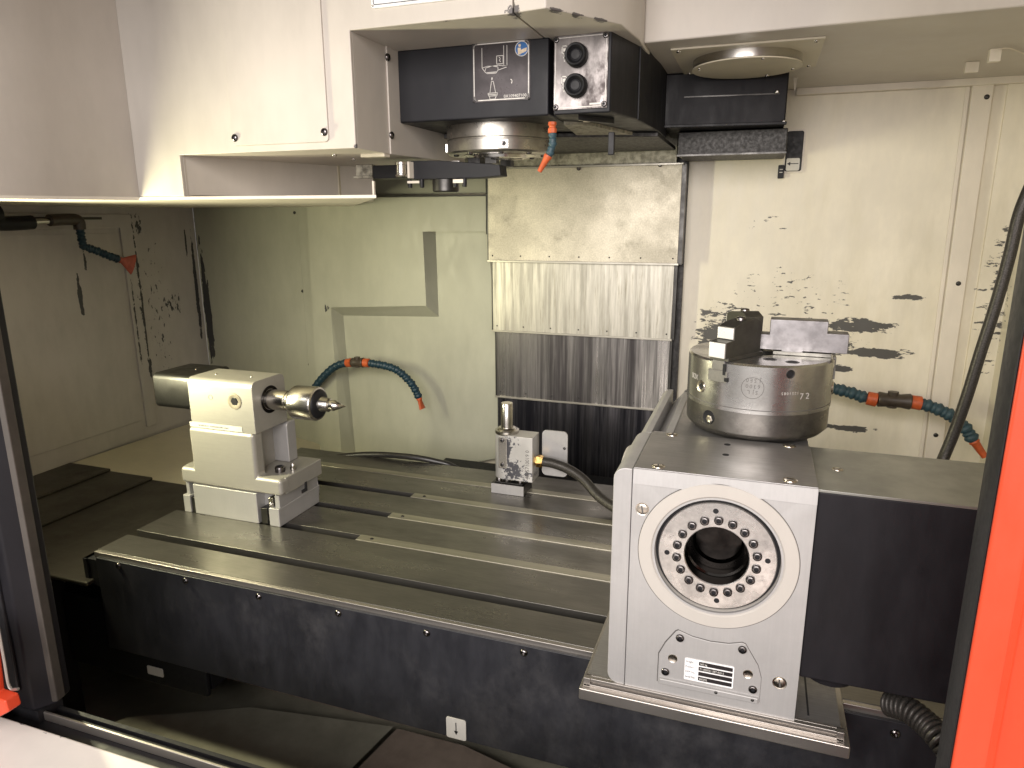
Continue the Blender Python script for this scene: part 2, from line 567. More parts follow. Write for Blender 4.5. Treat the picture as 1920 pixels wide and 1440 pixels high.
M['panbeige'] = paint('beige_base_paint', (0.26, 0.21, 0.17), 0.5, 0.12, grime=0.5, grime_col=(0.1, 0.07, 0.05))
M['blue'] = plain('blue_hose_plastic', (0.010, 0.036, 0.056), 0.45)
M['teal'] = plain('teal_hose_plastic', (0.026, 0.060, 0.078), 0.55)
M['nozzle'] = plain('orange_nozzle_plastic', (0.50, 0.095, 0.026), 0.5)
M['nozzle_red'] = plain('faded_red_nozzle_plastic', (0.42, 0.10, 0.07), 0.5)
M['valve'] = plain('brown_black_valve', (0.055, 0.042, 0.032), 0.4)
M['plug'] = plain('tan_plug', (0.36, 0.32, 0.24), 0.45, 0.3)
M['brass'] = plain('brass', (0.72, 0.46, 0.16), 0.25, 1.0)
M['cable'] = plain('black_cable', (0.02, 0.019, 0.018), 0.36, 0, 0.6)
M['gauze'] = metal('braided_cable', (0.06, 0.055, 0.05), 0.4, 0.5, 0.4, (1, 1, 1), 500, metallic=0.5)
M['probe'] = paint('probe_silver_paint', (0.58, 0.57, 0.55), 0.4, 0.08, chips=[
    ((-428, 1225, 50), (36, 60, 40), 0.24), ((-440, 1225, 95), (17, 60, 34), 0.33), ((-400, 1225, 42), (36, 60, 18), 0.16), ((-425, 1225, 110), (24, 60, 18), 0.1)],
    chip_col=(0.11, 0.11, 0.125), cscale=170, thr=0.64, metal=0.5)
M['print_w'] = plain('white_print', (0.68, 0.66, 0.62), 0.5)
M['print_k'] = plain('black_print', (0.02, 0.02, 0.022), 0.5)
M['print_g'] = plain('grey_engraving', (0.09, 0.085, 0.08), 0.5)
M['engrave'] = plain('light_engraving', (0.42, 0.40, 0.37), 0.5)
M['print_b'] = plain('blue_print', (0.02, 0.13, 0.38), 0.4)
M['print_o'] = plain('cream_print', (0.75, 0.62, 0.45), 0.5)
M['sticker'] = paint('worn_sticker', (0.62, 0.60, 0.55), 0.4, 0.1, grime=0.5, grime_col=(0.35, 0.33, 0.3))
M['sign'] = plain('white_sign', (0.78, 0.78, 0.78), 0.35)
M['plate_dk'] = metal('black_sign_plate', (0.055, 0.048, 0.050), 0.30, 0.35, 0.4, (1, 1, 1), 30, dirt=0.0, metallic=0.55)
M['plate_st'] = metal('button_plate_steel', (0.20, 0.185, 0.18), 0.33, 0.5, 0.4, (1, 1, 0.6), 26, dirt=0.8, dirt_col=(0.05, 0.04, 0.04), dscale=22, dthr=(0.45, 0.62))
M['bore_shade'] = metal('shaded_bore_end', (0.022, 0.02, 0.019), 0.15, 0.5, 0.4, (1, 1, 1), 30)  # shade of a deeper bore put into the end cap's near-black
M['bore'] = metal('bore_wall_metal', (0.09, 0.085, 0.08), 0.2, 0.3, 0.4, (1, 1, 1), 20)  # dark glossy metal for bore walls

# ------------------------------------------------------------------ shared small meshes (built along +Z, in mm)


def socket_mesh(name, r, h, mat):
    mb = MB()
    mb.lathe([(0, h * 0.35), (r * 0.5, h * 0.35), (r * 0.52, h), (r * 0.8, h), (r * 0.9, h * 0.86), (r, h * 0.6), (r, -h)], (0, 0, 0), 'z', 18)
    me = mb.mesh(name, mat, angle=45)
    me.materials.append(M['dark'])
    for p in me.polygons:
        if max((me.vertices[i].co.xy.length for i in p.vertices)) < r * 0.53 * S:
            p.material_index = 1
    return me


def dome_mesh(name, r, h, mat):
    mb = MB()
    mb.lathe([(0, h * 0.3), (r * 0.42, h * 0.3), (r * 0.45, h), (r * 0.75, h * 0.82), (r * 0.95, h * 0.4), (r, 0), (r, -1)], (0, 0, 0), 'z', 16)
    return mb.mesh(name, mat, angle=60)


def slot_screw_mesh(name, r, mat, matdark):
    mb = MB()
    mb.lathe([(0, 1.0), (r * 0.72, 1.0), (r * 0.86, 0.5), (r * 0.88, 0.08), (r * 1.0, 0.08), (r * 1.04, 0.3), (r * 1.1, 0.3), (r * 1.12, 0)], (0, 0, 0), 'z', 24)
    me = mb.mesh(name, mat, angle=40)
    me.materials.append(matdark)
    bm = bmesh.new()
    bm.from_mesh(me)
    # driver slot, drawn as a raised bar, its shade put into a dark colour
    g = bmesh.ops.create_cube(bm, size=1)
    for v in g['verts']:
        v.co = Vector((v.co.x * r * 1.5 * S, v.co.y * 1.8 * S, (v.co.z * 0.5 + 0.85) * S))
    for f in {f for v in g['verts'] for f in v.link_faces}:
        f.material_index = 1
    bm.to_mesh(me)
    bm.free()
    return me


SM = {
    'bolt5': socket_mesh('bolt', 5.0, 3.0, M['bolt']),
    'rivet': dome_mesh('rivet', 1.6, 0.8, M['darksteel']),
    'screw': dome_mesh('screw', 5.0, 2.4, M['darksteel']),
    'screwb': dome_mesh('bolt', 6.0, 3.4, M['bolt']),
    'slot': slot_screw_mesh('slotted_screw', 7.0, M['nickel'], M['print_g']),
    'silver': dome_mesh('screw', 4.0, 2.5, M['steel']),
}


# ================================================================== SETTING: walls, floor
b = MB().poly([(WX, -200, -40), (WX, WY, -40), (WX, WY, 1100), (WX, -200, 1100)])
b.box(WX - 30, WX - 4, -200, WY, -600, 1100)
lw = single('left_wall', b, M['wall_left'], None, None, kind='structure')
# sash of the side window on the left wall: frame strips stand proud
fr = MB()
y1a, y1b = 1382, 1425
zt = 548
fr.prism([(520, -20), (520, zt), (y1b + 4, zt), (y1b - 8, -16), (y1b - 40, -16), (y1a, zt - 34), (560, zt - 34), (560, -20)], 'x', WX, WX + 6)
part('window_frame', fr, M['wall_left'], lw, bevel=1.5)
wp = MB().prism([(540, 5), (540, zt - 46), (y1a - 14, zt - 46), (y1b - 56, 6)], 'x', WX, WX + 2.5)
part('window_panel', wp, M['wall_left'], lw, bevel=1)

# back wall: three sheets side by side
bw = single('back_wall', MB().box(WX, 900, WY + 14, WY + 40, -700, 1100), M['cream'], None, None, kind='structure')
xs = -1190
part('wall_panel', MB().box(WX, xs - 1.0, WY, WY + 14, -330, 1100), M['wall_mid'], bw, bevel=0.8)
me_sc = SM['screw']
xr0 = -178
part('wall_panel', MB().box(xr0 - 30, 900, WY, WY + 14, -330, 1100), M['wall_right'], bw, label='cream sheet with chipped paint')
for px, py in (): pass
for p in ((-1200, 1640, 551), (-1193, 1640, 339), (-1188, 1640, 131), (-1182, 1640, -77)):
    inst('screw', SM['screw'], bw, (p[0], WY - 0.2, p[2]), (0, -1, 0), 0.85)

# pressed panel with stepped emboss behind the tailstock
bp = thing('embossed_wall_panel', 'olive cream sheet metal panel with stepped raised box, left of the telescopic column cover', 'wall panel', (-900, WY, 0))
x0 = xs + 1
out = [(x0, -150), (x0, 590), (-946, 594), (-639, 590), (-611, 90), (-594, -80), (-645, -94), (-759, -130), (x0 + 120, -170), (x0 + 40, -170)]
part('sheet', MB().prism(out, 'y', WY - 3, WY + 14), M['wall_mid'], bp, bevel=1)
# raised box: upper left field in front, lower right field recessed by a folded flange
bx = [(-1131, 587), (-626, 586), (-627, 504), (-796, 503), (-793, 318), (-1078, 303), (-1073, -150), (-1145, -159)]
bo = [(-1131, 587), (-626, 586), (-636, 503), (-778, 503), (-776, 285), (-1064, 276), (-1050, -160), (-1145, -159)]
mb = MB()
fv = [mb.bm.verts.new((p[0], 1600, p[1])) for p in bx]
gv = [mb.bm.verts.new((p[0], WY - 2.5, p[1])) for p in bo]
mb.bm.faces.new(fv)
for i in range(len(fv)):
    j = (i + 1) % len(fv)
    mb.bm.faces.new((fv[i], fv[j], gv[j], gv[i]))
part('raised_box', mb, M['wall_mid'], bp, smooth=False)
for p in ((-762, 1640, -120), (-1110, 1640, 226)):
    inst('screw', SM['screw'], bp, (p[0], WY - 3, p[2]), (0, -1, 0), 0.8)
# upper set-back wall strip between head and column
single('wall_upper_strip', MB().box(-1050, -639, WY - 1, WY + 14, 594 + 1, 1000), M['wall_mid'], None, None, kind='structure')

# right wall trims
tr = thing('wall_trim', 'tall cream screwed cover strip on the right back wall beside the black hose', 'trim strip', (380, WY, 200))
xa0, xa1 = 359, 395
xb0, xb1 = 365, 398
zt, zb = 779, -260
zm = 164


def lerpx(a, b, z):
    return a + (b - a) * (zt - z) / (zt - zm)


strip = [(xa0, zt), (xa1, zt), (lerpx(xa1, xb1, zb), zb), (lerpx(xa0, xb0, zb), zb)]
part('strip', MB().prism(strip, 'y', WY - 12, WY), M['trim'], tr, bevel=2)
part('lip', MB().prism([(strip[0][0] - 9, zt), (strip[0][0] - 1, zt), (strip[3][0] - 1, zb), (strip[3][0] - 9, zb)], 'y', WY - 3, WY), M['trim'], tr, bevel=1.2)
for p in ((385, 1640, 756), (383, 1640, 404), (382, 1640, 84)):
    inst('screw', SM['screw'], tr, (p[0], WY - 12, p[2]), (0, -1, 0), 0.95)
rt = MB().box(46, 900, WY - 16, WY, 777, 794 + 1)
single('ceiling_trim', rt, M['trim'], 'long horizontal cream angle strip where the right back wall meets the housing underside', 'trim strip', bevel=2)
rw = single('right_wall', MB().box(470, 500, 500, WY, -700, 1100).box(strip[1][0] + 24, 470, WY - 6, WY, -260, zt), M['wall_right'], None, None, kind='structure')

# floor: chip pan and dark bed below the table
fl = single('floor', MB().box(WX, 900, 455, WY + 40, -720, -700), M['dark'], None, None, kind='structure')
pan = MB().prism([(455, -420), (930, -420), (1400, -330), (1400, -440), (455, -440)], 'x', -1300, 600)
pans = single('chip_pan', MB().poly([(-1053, 716, -330), (-1005, 781, -330), (-815, 875, -330), (-544, 916, -330), (-566, 786, -330), (-790, 643, -330)]).box(-1600, 900, 498, 1300, -430, -400), M['pan'], None, None, kind='structure')
single('bed_casting', MB().box(-1131, -456, 1000, 1500, -425, -388), M['panbeige'], 'beige painted base casting under the black table front, with a dark bolt', 'machine base', bevel=3)
bs_o = bpy.data.objects['bed_casting']
inst('bolt', SM['screwb'], bs_o, (-931, 1000, -428), (0, -1, 0))
part('ledge', MB().box(-931, -612, 985, 1000, -408 - 3, -408), M['panbeige'], bs_o)
pn2 = MB().poly([(-537, 916, -332), (-410, 917, -332), (-297, 892, -332), (-558, 788, -332)])
single('chip_deflector', pn2.box(-560, -200, 760, 900, -430, -425), M['panbeige'], 'dark folded chip deflector under the table front', 'chip deflector')
# saddle: black block under the table
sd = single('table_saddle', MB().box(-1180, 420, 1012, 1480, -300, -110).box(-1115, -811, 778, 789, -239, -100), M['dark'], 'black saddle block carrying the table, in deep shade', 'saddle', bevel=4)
lab = part('label_plate', MB().prism(rrect(*[-936, -902], -221, -205, 2), 'y', 776.8, 778), M['sticker'], sd)

# beige slope and way cover left of the table
single('apron_slope', MB().poly([(WX, 1150, -42), (WX, WY, -52), (-1000, WY, -130), (-1000, 1150, -110)]),
       M['cream'], None, None, kind='structure')
wc = thing('way_cover', 'dark oiled telescopic steel way cover between left wall and table', 'way cover', (-1250, 950, -40))
zw = -40
for i, (xa, xb, dz) in enumerate(((-1545, -1418, 0), (-1418, -1288, -5), (-1288, -1013, -10))):
    q = MB()
    z = zw + dz
    ys = 745 + i * 3
    yb = 1157 - i * 2
    q.box(xa - (40 if i == 0 else 0), xb, ys, yb, z - 8, z)
    part('cover_sheet', q, M['way'], wc, bevel=3)
for px in (430, 620, 760):
    pass
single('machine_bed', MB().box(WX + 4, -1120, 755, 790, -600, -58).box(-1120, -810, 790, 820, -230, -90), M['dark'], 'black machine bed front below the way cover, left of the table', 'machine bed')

# ================================================================== TABLE
tb = thing('machine_table', 'long dark T-slotted iron table with black front cover', 'machine table', (-380, 1050, 0))
TX0, TX1 = -1008, 520
slots = [(836, 855), (947, 966), (1047, 1066), (1145, 1164), (1242, 1261)]
edges = [776] + [v for s in slots for v in s] + [1334]
for i in range(0, len(edges), 2):
    a, c = edges[i], edges[i + 1]
    lo = 770 if i == 0 else a
    q = MB()
    left = a if i == 0 else a - 9
    right = c if i + 2 >= len(edges) else c + 9
    if i == 0:
        prof = [(a, 0), (c, 0), (c, -20), (c - 9, -20), (c - 9, -36), (a, -36)]
    elif i + 2 >= len(edges):
        prof = [(a, 0), (c, 0), (c, -36), (a + 9, -36), (a + 9, -20), (a, -20)]
    else:
        prof = [(a, 0), (c, 0), (c, -20), (c - 9, -20), (c - 9, -36), (a + 9, -36), (a + 9, -20), (a, -20)]
    q.prism(prof, 'x', TX0, TX1)
    part('table_land', q, M['table'], tb, bevel=0.8, seg=1)
part('table_base', MB().box(TX0, TX1, 776, 1334, -95, -36), M['slot'], tb)
part('front_edge', MB().box(TX0, TX1, 769, 776, -12, -0.6), M['edge'], tb, bevel=0.8)
# slot covers
for k, (a, c) in enumerate(slots[1:]):
    x0 = (-618, -612, -616, -1008)[k]
    bar = part('slot_cover', MB().box(x0, TX1, a - 0.5, c + 0.5, -3, 1.2), M['bar'], tb, bevel=0.5)
    if k < 3:
        inst('screw', SM['screw'], bar, (x0 + 26, (a + c) / 2, 0.9), (0, 0, 1), 0.7)
# front fascia sheet
fa = part('front_cover', MB().prism([(TX0 + 8, -8), (TX1, -8), (TX1, -182), (TX0 + 8, -176)], 'y', 764, 769), M['fascia'], tb, bevel=1)
for p in ((-951, 764, -14), (-813, 764, -16), (-674, 764, -17), (-535, 764, -17), (-394, 764, -19), (-253, 764, -18), (182, 764, -22)):
    inst('bolt', SM['screwb'], fa, (p[0], 764, p[2]), (0, -1, 0), 0.9)
part('end_bracket', MB().prism([(766, -14), (766, -62), (772, -62), (792, -40), (800, -40), (800, -14)], 'x', TX0 - 22, TX0 + 8).box(TX0 - 22, TX0 - 14, 764, 800, -58, -14), M['rubber'], tb)
ap = part('arrow_plate', MB().prism(rrect(-368, -338, -178, -145, 3), 'y', 762.8, 764), M['sticker'], fa)
ax_, az_ = -353, -161
arw = line_strip([(ax_, az_ + 9), (ax_, az_ - 6)], 1.4, 762.8)
arw.prism([(ax_ - 3.2, az_ - 4), (ax_ + 3.2, az_ - 4), (ax_, az_ - 10)], 'y', 762.4, 762.8)
part('arrow', arw, M['print_k'], ap)
part('rear_rail', MB().box(TX0, TX1, 1334, 1350, -60, -22), M['slot'], tb)
# black trough behind the table
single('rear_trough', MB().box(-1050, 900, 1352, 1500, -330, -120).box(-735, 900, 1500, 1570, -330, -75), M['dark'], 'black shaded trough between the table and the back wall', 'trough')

# ================================================================== COLUMN COVER
cc = thing('column_cover', 'telescopic steel column cover of four stained sheets behind the table', 'telescopic cover', (-400, 1600, 0))
covs = [(1590, -617, -170, 647, 434, 'cov1'),
        (1598, -610, -177, 438, 263, 'cov2'),
        (1606, -605, -179, 269, 93, 'cov3'),
        (1614, -599, -180, 101, -330, 'cov4')]
for i, (y, xa, xb, zt_, zb_, mt) in enumerate(covs):
    c = part('cover_sheet', MB().box(xa, xb, y, y + 4, zb_, zt_ + (30 if i else 0)), M[mt], cc, bevel=0.6)
    if i < 3:
        part('hem', MB().box(xa - 3, xb + 3, y - 4, y, zb_ - 2, zb_ + 3), M['hem'], c, bevel=0.8)
        for k in range(7):
            inst('rivet', SM['rivet'], c, (xa + 10 + (xb - xa - 20) * k / 6, y, zb_ + 13), (0, -1, 0), 1.2)
    part('side_flange', MB().box(xb, xb + 9 - 2 * i, y + 2, y + 30, zb_, zt_), M['darksteel'], c)
    part('side_flange', MB().box(xa - 4, xa, y + 2, y + 30, zb_, zt_), M['darksteel'], c)
part('column', MB().box(covs[0][1] + 8, covs[0][2] + 10, 1622, WY + 14, -330, 760), M['beam'], cc)
part('gap_strip', MB().box(covs[0][1] - 8, covs[0][1] - 4.5, 1596, WY, 497, 700), M['dark'], cc)
tp = part('top_plate', MB().box(-628, -182, 1586, 1600, 649, 717), M['greyplate'], cc, bevel=1)
part('top_hem', MB().box(-626, -166, 1578, 1588, 645, 649), M['hem'], cc, bevel=0.5)
for p in ((-397, 1586, 643), (-217, 1586, 646)):
    inst('bolt', SM['screwb'], cc, (p[0], 1587, p[2]), (0, -1, 0), 0.8)

# ================================================================== DARK BEAMS right of the column
bm_ = thing('head_carriage_arm', 'black painted carriage arm reaching right from the spindle head under the housing', 'carriage arm', (-80, 1340, 700))
pr = [(-186, 1290), (26, 1345), (30, 1360), (30, 1560), (-186, 1560)]
part('arm_body', MB().prism([(-192, 1372), (26, 1400), (26, 1560), (-192, 1560)], 'z', 698, 789), M['motor'], bm_, bevel=3)
part('arm_lip', MB().box(-190, 30, 1368, 1376, 698 - 2, 698 + 3, Matrix.Rotation(rad(7.2), 3, 'Z'), (-190, 1372, 700)), M['black'], bm_, bevel=1)
part('arm_cap', MB().box(-150, 14, 1370, 1380, 747, 747 + 2, Matrix.Rotation(rad(7.2), 3, 'Z'), (-190, 1372, 700)), M['darksteel'], bm_)
inst('bolt', SM['silver'], bm_, (8, 1396, 751), (0.1, -1, 0), 0.9)
inst('bolt', SM['silver'], bm_, (23, 1398, 701), (0.1, -1, 0), 0.9)
b2 = single('lower_beam', MB().box(-166, 33, 1450, 1600, 652, 696), M['beam'], 'speckled black steel beam below the carriage arm, right of the column top', 'beam', bevel=2)
part('flange', MB().box(-166, 33, 1444, 1450, 652 - 1, 654), M['darksteel'], b2)
wd = thing('travel_marker', 'black slotted wall bracket with white arrow plate on the right back wall', 'marker bracket', (60, WY, 700))
part('backing', MB().prism(rrect(36, 69, 629, 709, 4), 'y', 1632, WY), M['rubber'], wd, bevel=1)
part('frame', MB().prism(rrect(32, 73, 626, 712, 4), 'y', 1635, WY), M['trim'], wd)
mp_ = part('marker_plate', MB().prism(rrect(39, 65, 630, 655, 3), 'y', 1630, 1632), M['sticker'], wd)
cx_, cz_ = 52, 644
aw = line_strip([(cx_ + 10, cz_), (cx_ - 6, cz_)], 1.6, 1630)
aw.prism([(cx_ - 5, cz_ - 4), (cx_ - 5, cz_ + 4), (cx_ - 12, cz_)], 'y', 1629.6, 1630)
part('arrow', aw, M['print_k'], mp_)
sw = thing('limit_sensor', 'tiny black sensor with two white marks below the arrow plate on the wall', 'sensor', (35, WY, 620))
part('sensor_body', MB().prism(rrect(24, 36, 615, 642, 2), 'y', 1630, WY), M['rubber'], sw)
part('mark', MB().box(27, 33, 1629, 1630, 633 - .8, 633 + .8).box(27, 33, 1629, 1630, 627 - .8, 627 + .8), M['print_w'], sw)

# ================================================================== HOUSING top right
mg = thing('upper_housing', 'large cream housing overhead at the right with round cover plate beneath', 'housing', (150, 1350, 776))
part('housing_shell', MB().prism([(-187, 1133), (700, 1097 - 12), (700, WY), (-191, WY)], 'z', 790, 1250), M['cream_cowl'], mg, bevel=3)
HX0, HX1 = -153, 67
HY0, HY1 = 1180, 1388
HCX, HCY, HR = (HX0 + HX1) / 2, (HY0 + HY1) / 2 + 2, 86
pl = part('cover_base', MB().box(HX0, HX1, HY0, HY1, 787, 790), M['cream'], mg, bevel=0.5)
rc = part('round_cover', MB().lathe([(0, -13), (HR - 2, -13), (HR - 1, -12), (HR - 1, -3), (HR - 1, 3)], (HCX, HCY, 787), 'z', 64), M['steel'], pl)
part('cover_disc', MB().lathe([(0, -14.6), (HR, -14.6), (HR, -12.8), (0, -12.8)], (HCX, HCY, 787), 'z', 64), M['cream'], pl)
for a in (20, 65, 200, 290):
    inst('screw', SM['silver'], rc, (HCX + 77 * math.cos(rad(a)), HCY + 77 * math.sin(rad(a)), 772.4), (0, 0, -1), 0.8)
for p in ((HX0 + 11, HY0 + 12), (HX1 - 11, HY0 + 12), (HX1 - 11, HY1 - 12), (HX0 + 11, HY1 - 12)):
    inst('screw', SM['silver'], pl, (p[0], p[1], 787), (0, 0, -1), 0.9)
part('clip', MB().box(324 - 8, 324 + 8, 1361 - 6, 1361 + 6, 771, 790), M['trim'], mg, bevel=1)
part('clip', MB().box(316 - 10, 316 + 10, 1457 - 4, 1457 + 4, 773, 790), M['trim'], mg, bevel=1)
part('clip_wire', MB().tube([(324, 1337, 785), (332, 1342, 787), (346, 1355, 787), (385, 1416, 787)], 1.0, 6), M['trim'], mg)
part('bracket', MB().prism([(36, 790), (43, 790), (40, 762)], 'y', 1500, 1503), M['trim'], mg)

# ================================================================== COWL (cream head cover)
cw = thing('head_cowl', 'cream sheet metal cowl arching over the black spindle head, upper centre', 'cowl', (-550, 1000, 630))
lint = [(-547.8, 906), (-313.6, 906), (-313.6, 1600), (-547.8, 1600)]
part('front_sheet', MB().prism([(-954, 571), (-862, 571), (-862, 633), (-548, 633), (-548, 785), (-313.6, 785), (-313.6, 1250), (-954, 1250)], 'y', 900, 905.9), M['cowl_chip'], cw, bevel=1.2)
part('lintel', MB().prism(lint, 'z', 785, 1250), M['cowl_chip'], cw)
part('lintel_corner', MB().prism([(-311.4, 898), (-268, 892), (-195, 1000), (-186, 1090), (-191, 1500), (-311.4, 1500)], 'z', 785, 1250), M['cowl_chip'], cw, bevel=2)
leg = [(-860, 900), (-548, 900), (-548, 1285), (-700, 1285)]
part('leg_cover', MB().prism([(-860, 906), (-548, 906), (-548, 1285), (-860, 1285)], 'z', 633, 1250), M['cream_cowl'], cw)
part('leg_flange', MB().prism([(996, 632.0), (1285, 637.5), (1285, 800), (996, 800)], 'x', -548, -545), M['cream_cowl'], cw, bevel=1.2)
part('bottom_flange', MB().box(-592, -550, 984, 1002, 628, 633.5), M['trim'], cw, bevel=1)
ap_ = part('access_panel', MB().prism(rrect(-758, -590, 643, 1100, 6), 'y', 897, 900.5), M['cream_cowl'], cw, bevel=0.6)
for p in ((-752, 897, 654), (-596, 897, 656)):
    inst('screw', SM['screwb'], ap_, (p[0], 897, p[2]), (0, -1, 0), 0.95)
for p in ((-545, 998, 770), (-545, 1000, 660)):
    inst('screw', SM['screwb'], cw, p, (1, 0, 0), 0.95)
for p in ((-634, 968, 632), (-650, 1049, 632)):
    inst('screw', SM['silver'], cw, (p[0], p[1] + 10, 632.5), (0, 0, -1), 1.0)
sg = thing('instruction_sign', 'white instruction plate with thin black border on the cream cowl, cut by the top edge', 'sign', (-450, 898, 850))
part('plate', MB().prism(rrect((-511, 898, 807)[0], (-356, 898, 801)[0], 808, 900, 4), 'y', 897.2, 900), M['sign'], sg)
rr_ = rrect(-508, -366, 812, 896, 3)
part('border', line_strip(rr_ + [rr_[0]], 0.8, 897.2), M['print_k'], sg)
part('writing', line_strip([(-483, 822), (-480, 818), (-476, 823), (-474, 817)], 0.7, 897.2).prism([(-450, 816), (-447, 820), (-446, 816)], 'y', 896.8, 897.2).prism([(-438, 817), (-430, 823), (-429, 821)], 'y', 896.8, 897.2).prism([(-424, 818), (-418, 825), (-417, 822)], 'y', 896.8, 897.2), M['print_k'], sg)
inst('screw', SM['silver'], sg, (-509, 897, 811), (0, -1, 0), 0.4)

# ================================================================== LEFT HOUSING (tool changer cover)
lh = thing('left_housing', 'large cream sheet metal housing in the upper left, notched under the cowl', 'housing', (-1100, 900, 572))
zb0 = 571
part('front_panel', MB().prism([(-954, 906), (-862, 906), (-862, 1285), (-954, 1285)], 'z', zb0, 1250), M['cream_cowl'], lh, bevel=1)
mb = MB()
A0, A1 = (-1700, 893), (-954, 893)
mb.prism([(-954.05, 901), (-1235, 470), (-1245, 470), (-965, 905), (-954.05, 905)], 'z', zb0 - 2, 1250)
part('side_panel', mb, M['cream_cowl'], lh)
part('notch_wall', MB().prism([(-864, 905), (-766, 1191), (-724, 1247), (-868, 1490), (-870, 1490)], 'z', zb0 + 2, 636), M['cream_cowl'], lh, bevel=1)
part('bottom_plate', MB().prism([(-1700, 1000), (-1245, 468), (-1233, 468), (-953, 898), (-860, 900), (-549, 952), (-1010, 1630), (-1700, 1630)], 'z', zb0 - 5, zb0), M['trim'], lh, bevel=0.8)
part('end_flange', MB().box(-568, -565, 974, 978, zb0, 592), M['trim'], lh)
part('notch_post', MB().box(-766 - 2, -766 + 2, 1191 - 3, 1191 + 3, zb0, 640), M['cream'], lh)

# ================================================================== SPINDLE HEAD (black)
sh = thing('milling_spindle', 'black spindle head with pictogram plate, steel nose and two push buttons', 'spindle head', (-424, 1150, 680))
ZB = 681
part('front_block', MB().prism([(-547, 1030), (-304, 1030), (-304, 1400), (-547, 1400)], 'z', ZB, 786), M['black'], sh, bevel=3)
part('gap_block', MB().box(-304, -297, 1060, 1400, ZB + 2, 784), M['dark'], sh)
part('button_box', MB().prism([(-297, 1030), (-214, 1030), (-191, 1130), (-182, 1290), (-182, 1400), (-297, 1400)], 'z', ZB, 794), M['black'], sh, bevel=2.5)
part('side_seam', MB().box(-192, -189.5, 1128, 1129.5, ZB + 2, 790), M['dark'], sh)
part('under_plate', MB().prism([(-300, 1100), (-262, 1130), (-200, 1370), (-330, 1370)], 'z', ZB - 5, ZB), M['greyplate'], sh)
part('under_slab', MB().prism([(-540, 1180), (-182, 1290), (-182, 1560), (-540, 1560)], 'z', ZB - 8, ZB - 1), M['beam'], sh, bevel=1)
for p in ((-269, 1094, 680), (-252, 1076, 680), (-267, 1115, 680)):
    part('paint_spot', MB().lathe([(0, 0), (6, 0), (6.5, 0.6), (0, 0.6)], (p[0], p[1], ZB - 0.6), 'z', 12), M['trim'], sh)
# pictogram plate
px0, px1, pz0, pz1 = -421.5, -331.5, 704, 786
pp = part('pictogram_plate', MB().prism(rrect(px0, px1, pz0, pz1, 3), 'y', 1028.6, 1030), M['plate_dk'], sh)
Y_ = 1028.6
rr_ = rrect(px0 + 2.5, px1 - 2.5, pz0 + 2.5, pz1 - 2.5, 5)
part('border', line_strip(rr_ + [rr_[0]], 1.5, Y_), M['print_w'], pp)
d = line_strip([(-406, 778), (-406, 751), (-402, 746)], 0.7, Y_)
for seq in ([(-367, 779), (-367, 752), (-374, 752)], [(-372, 779), (-372, 752)], [(-406, 751), (-398, 753), (-380, 753), (-367, 752)],
            [(-383, 766), (-373, 766), (-373, 755), (-383, 755), (-383, 766)], [(-402, 746), (-398, 743), (-384, 743), (-381, 747), (-381, 751), (-390, 753), (-400, 751), (-402, 746)], [(-380, 747), (-368, 750)],
            [(-391, 737), (-391, 734)], [(-390, 737), (-390, 735)],
            [(-394, 716), (-391.5, 732), (-388.5, 732), (-385, 716)], [(-397, 716), (-382, 716), (-383, 712), (-396, 712), (-397, 716)],
            [(-395, 712), (-394, 707.5), (-386, 707.5), (-384, 712)], [(-397, 714), (-382, 714)], [(-398, 744.5), (-383, 744.5)], [(-379, 764), (-377, 762), (-379, 760), (-377, 758)]):
    s2 = line_strip(seq, 0.75, Y_)
    tmp = bpy.data.meshes.new('t')
    s2.bm.to_mesh(tmp)
    d.bm.from_mesh(tmp)
    bpy.data.meshes.remove(tmp)
part('drawing', d, M['print_w'], pp)
text('serial_text', '0X109407100', 6.2, (-372.5, Y_, 708.4), pp, M['print_w'])
bd = part('manual_symbol', MB().lathe([(0, 0), (9.6, 0), (10, -0.4), (0, -0.4)], (-344.5, Y_, 773), 'y', 32), M['print_b'], pp)
part('ring', MB().lathe([(9.3, -0.5), (10.2, -0.5), (10.2, 0), (9.3, 0)], (-344.5, Y_, 773), 'y', 32), M['print_w'], pp)
q = MB().lathe([(0, -0.7), (2.0, -0.7), (2.0, -0.3), (0, -0.3)], (-347.5, Y_, 777.5), 'y', 12)
q.prism([(-350.5, 774.5), (-346, 774.5), (-345.5, 770), (-346, 765.5), (-350, 765.5)], 'y', Y_ - 0.7, Y_ - 0.3)
q.prism([(-346, 771), (-341, 773), (-340.5, 768), (-345.5, 766.5)], 'y', Y_ - 0.9, Y_ - 0.3).prism([(-340.6, 773), (-336.5, 774), (-337, 769.5), (-340.2, 768)], 'y', Y_ - 0.9, Y_ - 0.3)
part('reader', q, M['print_o'], pp)
for x, z in ((px0 + 2, pz0 + 1.5), (px1 - 2, pz0 + 1.5), (px0 + 2, pz1 - 1.5), (px1 - 2, pz1 - 1.5)):
    inst('rivet', SM['rivet'], pp, (x, Y_, z), (0, -1, 0))
part('chalk_mark', line_strip([(-361, 733), (-359, 731), (-360, 728)], 1.2, Y_), M['print_w'], pp)
